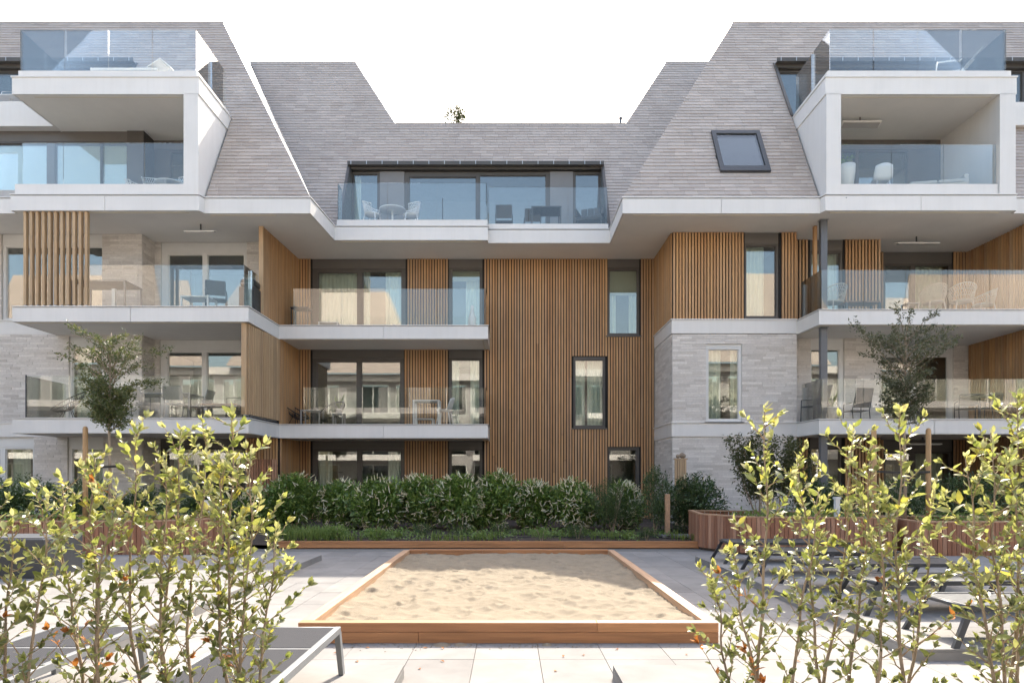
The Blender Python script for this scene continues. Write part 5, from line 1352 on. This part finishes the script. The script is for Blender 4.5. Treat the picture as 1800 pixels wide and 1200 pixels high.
LV = {k: [leaf_mesh('leaf', M[k], 10*j+i) for i in range(4)] for j, k in enumerate(('leafhi', 'leaflo', 'leafbr', 'leaftip_glint'))}
def leaf_matrix(p, d, n, s):
    x = d.cross(n); 
    if x.length < 1e-4: x = d.orthogonal()
    x.normalize(); z = x.cross(d).normalized()
    return Matrix.Translation(p) @ Matrix((x, d, z)).transposed().to_4x4() @ Matrix.Scale(s, 4)
def oak_shrub(label, base, stems, seed, brown=.06, zmin=.55, dens=1.):
    """stems = list of (base dx, base dy, tip x, tip y, tip z) relative to the base"""
    q = random.Random(seed); bx, by, bz = base; t = thing('leafy_shrub', label, 'shrub', base, 0, 'leafy young shrubs in the foreground')
    leaves = []
    for si, (dx, dy, tx, ty, tz) in enumerate(stems):
        b0 = Vector((dx, dy, 0)); t0 = Vector((tx, ty, tz)); ph = q.uniform(0, 6)
        def C(u): return b0.lerp(t0, u) + Vector((math.sin(u*5+ph), math.cos(u*4+ph), 0))*.035*math.sin(PI*min(1,u*1.1)) + Vector((math.sin(u*23+ph), math.cos(u*19), 0))*.006
        n = 16; s = MB(); s.tube([C(k/n) for k in range(n+1)], .0105, 6, r1=.0022); s.build('stem', M['bark'], t, True)
        tw = MB(); L0 = t0.z
        ntw = int(L0/.060*dens); ga = q.uniform(0, 6)
        for k in range(ntw):
            u = .14 + .84*(k+q.random()*.6)/ntw; ga += 2.4; p = C(u); z = p.z
            ln = (.30 if u > .3 else .24)*(1-u)**.4*q.uniform(.35, 1.3)+.05
            if z < zmin: ln *= .75
            el = q.uniform(.45, 1.0); d = Vector((math.cos(ga)*math.cos(el), math.sin(ga)*math.cos(el)*.8, math.sin(el)))
            pts = [p + d*ln*j/4 + Vector((0,0,.05*ln*(j/4)**2)) + rvec(q)*.006 for j in range(5)]
            tw.tube(pts, .0035, 4, r1=.0012)
            br = q.random() < brown*(1.1 if .2 < u < .5 else .04)
            m = max(3, int(ln/.0155))
            for j in range(m):
                v = .18+.8*j/m if m > 1 else .9; c = pts[min(3,int(v*4))].lerp(pts[min(4,int(v*4)+1)], v*4 % 1)
                a = j*2.4+ga; side = (rvec(q)*.5 + Vector((math.cos(a), math.sin(a), .25))); dd = (d*.75 + side*.75).normalized()
                if u < .5 and q.random() < .5: continue
                sz = q.choice((.020,.026,.032,.038,.045,.053,.064))*q.uniform(.85,1.1)*(1. if u < .85 else .8)
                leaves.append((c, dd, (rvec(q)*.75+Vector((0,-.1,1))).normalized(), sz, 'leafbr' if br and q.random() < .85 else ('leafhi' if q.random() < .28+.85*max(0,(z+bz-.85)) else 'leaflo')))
            for j in range(6):     # tuft of young leaves at the tip, the cream ones double as painted glints
                dd = (d + rvec(q)*.65 + Vector((0,0,.2))).normalized()
                leaves.append((pts[-1], dd, rvec(q), q.uniform(.020,.050), 'leafbr' if br else ('leaftip_glint' if z+bz > .9 and q.random() < .6 else 'leafhi' if z+bz > .95 or q.random() < .35 else 'leaflo')))
        tw.build('twigs', M['twig'], t)
        for k in range(int(L0/.045)):
            u = .3+.7*q.random()**.8; p = C(u); a = q.uniform(0,6.3); d = Vector((math.cos(a), math.sin(a), q.uniform(.2,1.3))).normalized()
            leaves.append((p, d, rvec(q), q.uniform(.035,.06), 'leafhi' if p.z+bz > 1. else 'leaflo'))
        for j in range(9):
            leaves.append((t0+Vector((0,0,-.02*j*.5)), (Vector((0,0,1))+rvec(q)*.9).normalized(), rvec(q), q.uniform(.024,.042), 'leaftip_glint'))
    vis = [l for l in leaves if l[0].z+bz > .5]
    leaves.sort(key=lambda l: (0 if l[0].z+bz > .5 else 1, -l[3]+q.random()*.02))
    st_ = {}
    for i, (p, d, n, sz, mk) in enumerate(leaves):
        b, me = q.choice(LV[mk]); mt = leaf_matrix(p, d, n, sz)
        if i < 260: o = link('leaf', me, t); o.matrix_local = mt
        else: st_.setdefault(mk, MB()).add([mt @ Vector(v) for v in b.v], b.f)
    for mk, b in st_.items(): tag(b.build('leaves', M[mk], t, True), kind='stuff')
    return t
FB = .05
def sh(label, pb, stems, Y, seed, **kw):
    """px based: base column at pb, stems = list of (px at the bottom edge of the picture, top px, top py)"""
    bx = wx(pb, Y); S = []
    q = random.Random(seed)
    for (p0, p1, py) in stems:
        yy = q.uniform(-.12,.12); S.append(((wx(p0,Y)-bx)*.85, yy*.4, wx(p1,Y+yy)-bx, yy, wz(py,Y+yy)-FB))
    return oak_shrub(label, (bx, Y, FB), S, seed, **kw)
sh('leafy shrub cut by the left picture edge with some yellow leaves', 15, [(-10,-25,850), (25,22,905), (60,85,865), (-30,-60,800)], 2.95, 1)
sh('leafy shrub at lower left with rusty brown withered leaves', 137, [(125,108,845), (137,165,800), (150,205,850)], 3.2, 2, brown=.22)
sh('tall many stemmed leafy shrub left of centre in the left group', 285, [(250,238,750), (290,318,752), (310,292,800), (335,365,760)], 3.3, 3)
sh('tallest leafy shrub of the left group next to the foreground lounger', 435, [(430,408,718), (445,440,790), (470,485,925), (420,385,800)], 3.25, 4, brown=.12)
sh('tall leafy shrub right of the sandbox with two slender leaders', 1362, [(1345,1343,712), (1390,1440,860), (1350,1290,960), (1330,1250,1000)], 3.2, 5, dens=.8)
sh('leafy shrub in the middle of the right group with an arching side branch', 1470, [(1440,1500,745), (1480,1400,800), (1500,1530,780)], 3.4, 6, dens=.85)
sh('leafy shrub with one straight tall stem in the right group', 1575, [(1585,1583,715), (1550,1545,880), (1600,1640,860)], 3.25, 7, dens=.85)
sh('leafy shrub rising highest at the right picture edge', 1765, [(1757,1700,800), (1780,1790,690), (1745,1745,760), (1800,1830,720)], 3.15, 8)

# the building's anchor stands at its foot
BLD.location = (0, 20, 0)
for c in list(BLD.children): c.matrix_parent_inverse = Matrix.Translation((0, -20, 0))
